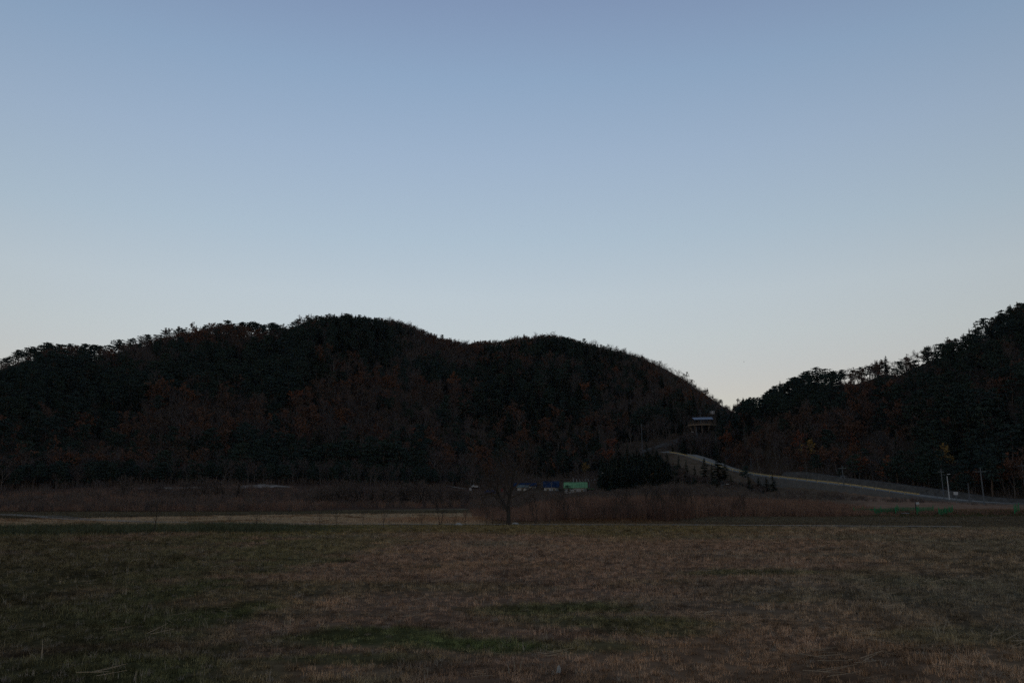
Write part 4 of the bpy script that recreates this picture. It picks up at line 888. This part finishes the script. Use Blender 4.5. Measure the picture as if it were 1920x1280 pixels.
# ------------------------------------------------------------------ observation deck
c = at(1316, 797, 382); gz = hz(c.x, c.y); yaw = -math.atan2(c.x, c.y)
dk = thing('observation_deck', (c.x, c.y, c.z), 'timber observation deck on stilts with a blue-grey pavilion roof on the slope', 'observation deck', rz=yaw)
RAD = 6.6; ring = [Vector((RAD * math.cos(a), RAD * .62 * math.sin(a), 0)) for a in [2 * math.pi * (k + .5) / 10 for k in range(10)]]
b = MB(); n = len(ring); b.add([q + Vector((0, 0, -.12)) for q in ring] + [q + Vector((0, 0, .08)) for q in ring], [tuple(range(n - 1, -1, -1)), tuple(range(n, 2 * n))] + [(i, (i + 1) % n, n + (i + 1) % n, n + i) for i in range(n)]); b.build('platform', M['deckw'], dk)
for i in range(n):
    p, q = ring[i] * 1.012, ring[(i + 1) % n] * 1.012; b = MB(); m_ = (p + q) / 2; b.box((m_.x, m_.y, -.08), (q - p).length, .12, .5, math.atan2(q.y - p.y, q.x - p.x)); b.build('fascia', M['deckl'], dk)
    b = MB(); g = hz(c.x + ring[i].x * .8, c.y + ring[i].y * .8) - c.z; b.tube((ring[i].x * .72, ring[i].y * .72, min(g - .4, -4)), (ring[i].x * .8, ring[i].y * .8, -.15), .2, .2, 7); b.build('stilt', M['deckw'], dk)
    b = MB(); b.tube((ring[i].x * .73, ring[i].y * .73, -2.6), (ring[i].x * .97, ring[i].y * .97, -.2), .12, .12, 6); b.build('brace', M['deckw'], dk)
    b = MB(); b.tube(ring[i] * .97, ring[i] * .97 + Vector((0, 0, 1.15)), .06, .06, 6); b.build('rail_post', M['deckw'], dk)
    for z in (.4, .75, 1.12):
        b = MB(); b.tube(ring[i] * .97 + Vector((0, 0, z)), ring[(i + 1) % n] * .97 + Vector((0, 0, z)), .045, .045, 5); b.build('handrail', M['deckw'], dk)
for sx in (-2.6, 0, 2.6):
    for sy in (-1.5, 1.5):
        b = MB(); b.tube((sx + 1, sy, .1), (sx + 1, sy, 2.9), .12, .12, 6); b.build('roof_post', M['deckw'], dk)
b = MB(); b.add([(-3.4, -2.3, 2.5), (5.4, -2.3, 2.5), (4.6, 0, 3.7), (-4.4, 0, 3.7), (-4.4 + 1, 2.3, 2.6), (5.4, 2.3, 2.6)], [(0, 1, 2, 3), (3, 2, 5, 4)])
b.add([(-3.4, -2.3, 2.4), (5.4, -2.3, 2.4), (4.6, 0, 3.6), (-4.4, 0, 3.6), (-3.4, 2.3, 2.5), (5.4, 2.3, 2.5)], [(3, 2, 1, 0), (4, 5, 2, 3)]); b.add([(-3.4, -2.3, 2.5), (-3.4, -2.3, 2.4), (5.4, -2.3, 2.4), (5.4, -2.3, 2.5)], [(0, 1, 2, 3)]); b.build('roof', M['deckroof'], dk)

# ------------------------------------------------------------------ sheds at the foot of the hill
def shed(px0, px1, row_base, r, depth, wall_h, roof_h, label, roofmat, name='shed', nwin=3, over=.4, lean=None):
    a, c = at(px0, row_base, r), at(px1, row_base, r); m_ = (a + c) / 2; wd = (c - a).length; g = min(hz(m_.x, m_.y), m_.z); yaw = -math.atan2(m_.x, m_.y)
    o = thing(name, (m_.x, m_.y, m_.z), label, 'shed', 'sheds behind the reed belt', yaw); b = MB(); b.box((0, depth / 2, (wall_h - 1.5) / 2), wd, depth, wall_h + 1.5); b.build('wall', M['wallw'], o)
    b = MB(); x0 = wd / 2 + over; y0, y1, ym = -over, depth + over, depth / 2; z0, z1 = wall_h + .02, wall_h + roof_h; t = .12
    b.add([(-x0, y0, z0), (x0, y0, z0), (x0, ym, z1), (-x0, ym, z1), (-x0, y1, z0), (x0, y1, z0), (-x0, y0, z0 + t), (x0, y0, z0 + t), (x0, ym, z1 + t), (-x0, ym, z1 + t), (-x0, y1, z0 + t), (x0, y1, z0 + t)],
          [(0, 3, 2, 1), (3, 4, 5, 2), (6, 7, 8, 9), (9, 8, 11, 10), (0, 1, 7, 6), (4, 10, 11, 5), (0, 6, 9, 3), (3, 9, 10, 4), (1, 2, 8, 7), (2, 5, 11, 8)]); rf = b.build('roof', M[roofmat], o)
    for k in range(int(wd / .9)):
        xx = -x0 + .45 + .9 * k; b = MB(); b.add([(xx, y0, z0 + t + .003), (xx + .07, y0, z0 + t + .003), (xx + .07, ym, z1 + t + .003), (xx, ym, z1 + t + .003), (xx + .035, y0, z0 + t + .06), (xx + .035, ym, z1 + t + .06)], [(0, 4, 5, 3), (4, 1, 2, 5), (0, 1, 4)]); b.build('roof_rib', M[roofmat], rf)
    for k in range(nwin):
        xx = wd * ((k + .6) / (nwin + .3) - .5); b = MB(); b.box((xx, -.02, wall_h * .56), .9, .08, .8); f = b.build('window', M['steel'], o); b = MB(); b.box((xx, -.05, wall_h * .56), .76, .06, .66); b.build('pane', M['glass'], f)
    b = MB(); b.box((wd * .42, -.03, .95), .95, .08, 2.0); b.build('door', M['steel'], o)
    if lean:
        b = MB(); b.box((wd / 2 + lean / 2 + .4, depth / 2, wall_h - .25), lean, depth, .14); b.build('side_roof', M[roofmat], o)
        for yy in (.3, depth - .3):
            b = MB(); b.tube((wd / 2 + lean, yy, -.6), (wd / 2 + lean, yy, wall_h - .3), .08, .08, 6); b.build('side_post', M['steel'], o)
    return o
shed(1059, 1100, 926, 304, 6.5, 2.2, 2.2, 'long white shed with a bright green metal roof', 'greenr', lean=2.4)
shed(1020, 1047, 923, 312, 7, 1.9, 2.4, 'low white shed with a deep blue roof left of the green-roofed shed', 'bluer', nwin=2)
shed(964, 1005, 920, 318, 6, 1.8, 1.3, 'long low house with a bright blue roof behind the big bare tree', 'bluer')
shed(970, 990, 921, 309, 4, 1.4, 1.0, 'small hut with a grey-green roof in front of the long blue roof', 'greyr', nwin=1)
# parked car, stacks, bin left of the sheds
p = at(891, 921, 312); g = hz(p.x, p.y); o = thing('parked_car', (p.x, p.y, g), 'small white car parked in the brush left of the blue roofs', 'car', rz=.5)
b = MB(); prof = [(-1.9, .3), (1.9, .3), (1.95, .75), (1.1, .9), (.55, 1.42), (-1.0, 1.45), (-1.75, .95), (-1.95, .8)]
b.add([(x_, -.8, z_) for x_, z_ in prof] + [(x_, .8, z_) for x_, z_ in prof], [tuple(range(7, -1, -1)), tuple(range(8, 16))] + [(i, (i + 1) % 8, 8 + (i + 1) % 8, 8 + i) for i in range(8)]); b.build('body', M['wallw'], o)
for sx in (-1.25, 1.2):
    for sy in (-.8, .8):
        b = MB(); b.tube((sx, sy - .1, .32), (sx, sy + .1, .32), .32, .32, 12); b.build('wheel', M['black'], o)
o.scale = (.8, .8, .8)
for sy in (-.815, .815):
    b = MB(); b.add([(-.95, sy, .98), (.7, sy, .98), (.45, sy, 1.36), (-.9, sy, 1.38)], [(0, 1, 2, 3)]); b.build('side_window', M['glass'], o)
def heap(name, px, row, r, sx, sy, sz, m_, label, cat):
    p = at(px, row, r); rg_ = random.Random(px); b = MB(); n = 9; vs, fs = [], []
    for k, (f, zz) in enumerate(((1, -.3), (1, .3), (.75, .8), (.3, 1))):
        vs += [(sx * f * math.cos(6.283 * i / n) * rg_.uniform(.8, 1.1), sy * f * math.sin(6.283 * i / n) * rg_.uniform(.8, 1.1), sz * zz * rg_.uniform(.9, 1.1)) for i in range(n)]
        if k: fs += [((k - 1) * n + i, (k - 1) * n + (i + 1) % n, k * n + (i + 1) % n, k * n + i) for i in range(n)]
    fs.append(tuple(range(3 * n, 4 * n))); b.add(vs, fs); o = b.build(name, M[m_], smooth=False); o.location = (p.x, p.y, hz(p.x, p.y)); return tag(o, label, cat)
heap('sack', 882, 920, 299, .6, .5, 1.1, 'wallw', 'pale bulging sack standing left of the white car', 'sack')
heap('tarpaulin', 920, 926, 290, 3.2, 1.2, 1.0, 'bluetarp', 'dark blue tarpaulin over a low stack left of the big tree', 'tarpaulin')
heap('barrel', 941, 920, 300, .5, .5, 1.2, 'red', 'dull red barrel behind the big bare tree', 'barrel')
heap('white_stone', 860, 985, 83.3, .45, .3, .26, 'stone', 'rounded white stone on the lane left of the big tree', 'stone')
heap('white_stone', 966, 982.5, 87.5, .42, .3, .24, 'stone', 'pale stone just right of the big tree trunk', 'stone')
for i, (px, r) in enumerate(((98, 134), (108, 132), (116, 130), (128, 127), (139, 124))):
    q = on(px, r); b = MB(); b.box((0, 0, .12), .9 + .3 * (i % 3), .5, .4, .3 * i); b.box((.5, .1, .1), .5, .4, .3, .5 + i); o = b.build('concrete_block', M['concrete']); o.location = q
    tag(o, 'broken pale block on the lane bend, %s' % ('leftmost' if i == 0 else 'rightmost' if i == 4 else ORD[i] + ' from left'), 'block', 'broken blocks on the lane bend')
q = at(1047, 1262, 8.35); b = MB(); rg_ = random.Random(3)
b.add([(-.03, 0, 0), (.03, .01, 0), (.035, .02, .05), (.01, .02, .10), (-.012, .01, .075)], [(0, 1, 2, 3, 4)]); b.add([(.01, -.03, 0), (.03, .03, .0), (.012, .02, .09)], [(0, 1, 2)])
o = b.build('paper_scrap', M['stone']); o.location = (q.x, q.y, hz(q.x, q.y) + .03); o.scale = (.75, .75, .75); tag(o, 'small crumpled white scrap lying in the near grass', 'scrap')

# ------------------------------------------------------------------ green net fences
def net(pts, h, label, dense=.16):
    base = pts[0]; o = thing('net_fence', base, label, 'fence', 'green net fences in the right field')
    for p, q in zip(pts, pts[1:]):
        d = q - p; L_ = d.length; b = MB(); dn = d.normalized(); n_ = max(2, int(L_ / dense))
        for k in range(n_ + 1):
            a = p - base + d * (k / n_); s = Vector((dn.x, dn.y, 0)) * .028
            b.ribbon(a + Vector((0, 0, .05)), a + Vector((0, 0, h * (.92 - .07 * math.sin(math.pi * k / n_)))), .028, .028, dn)
        for k in range(9):
            z = .1 + (h - .25) * k / 8
            b.ribbon(p - base + Vector((0, 0, z)), q - base + Vector((0, 0, z)), .024, .024, Vector((0, 0, 1)))
        b.build('net', M['net'], o)
    for p in pts:
        b = MB(); b.tube(p - base + Vector((0, 0, -.3)), p - base + Vector((0, 0, h + .15)), .06, .05, 6); b.build('post', M['netpost'], o)
net([on(1288, 124), on(1296, 125), on(1305, 123)], 1.05, 'small square of green netting at the reed edge, alone on the left')
net([on(1601, 134), on(1618, 138), on(1640, 135), on(1652, 140)], 1.05, 'longest green net fence, at the left end of the right field')
net([on(1679, 136), on(1682, 150)], 1.05, 'green net fence edge seen end-on left of the small sign', .5); net([on(1719, 136), on(1722, 142)], 1.05, 'green net fence end just right of the small sign', .4)
net([on(1652, 141), on(1684, 152), on(1722, 150), on(1750, 152)], .9, 'thin far green net behind the small sign', .9)
net([on(1760, 132), on(1772, 135), on(1780, 141), on(1786, 146)], 1.0, 'curved dense green net fence in the middle of the right field', .14)
net([on(1902, 131), on(1905, 138), on(1911, 146)], 1.2, 'green net fence near the right edge of the picture', .35)
heap('plastic_sheet', 1695, 966, 140, 1.2, .5, .16, 'white', 'crumpled pale plastic sheet lying among the net fences', 'plastic sheet')

# ------------------------------------------------------------------ thin evening air
b = MB(); b.box((0, 560, 100), 2600, 1300, 206); hz_o = b.build('haze', [])
hm = bpy.data.materials.new('evening_haze'); hm.use_nodes = True; hn = hm.node_tree.nodes; hn.remove(hn['Principled BSDF']); pv = hn.new('ShaderNodeVolumePrincipled')
pv.inputs['Color'].default_value = (.75, .88, 1, 1); pv.inputs['Density'].default_value = 2.2e-5; pv.inputs['Anisotropy'].default_value = 0
hm.node_tree.links.new(pv.outputs[0], hn['Material Output'].inputs['Volume']); hz_o.data.materials.append(hm); tag(hz_o, kind='stuff')

# ------------------------------------------------------------------ a bird over the gap
q = at(1395, 678, 220); t = thing('bird', q, 'tiny dark bird flying in the sky above the gap', 'bird'); b = MB(); b.tube((-.2, 0, 0), (.2, 0, 0), .07, .03, 6); b.build('body', M['black'], t)
for s in (-1, 1):
    b = MB(); b.add([(-.12, 0, 0), (.1, 0, 0), (.0, s * .42, .16), (-.12, s * .40, .15)], [(0, 1, 2, 3)]); b.build('wing', M['black'], t)
t.scale = (.6, .6, .6)
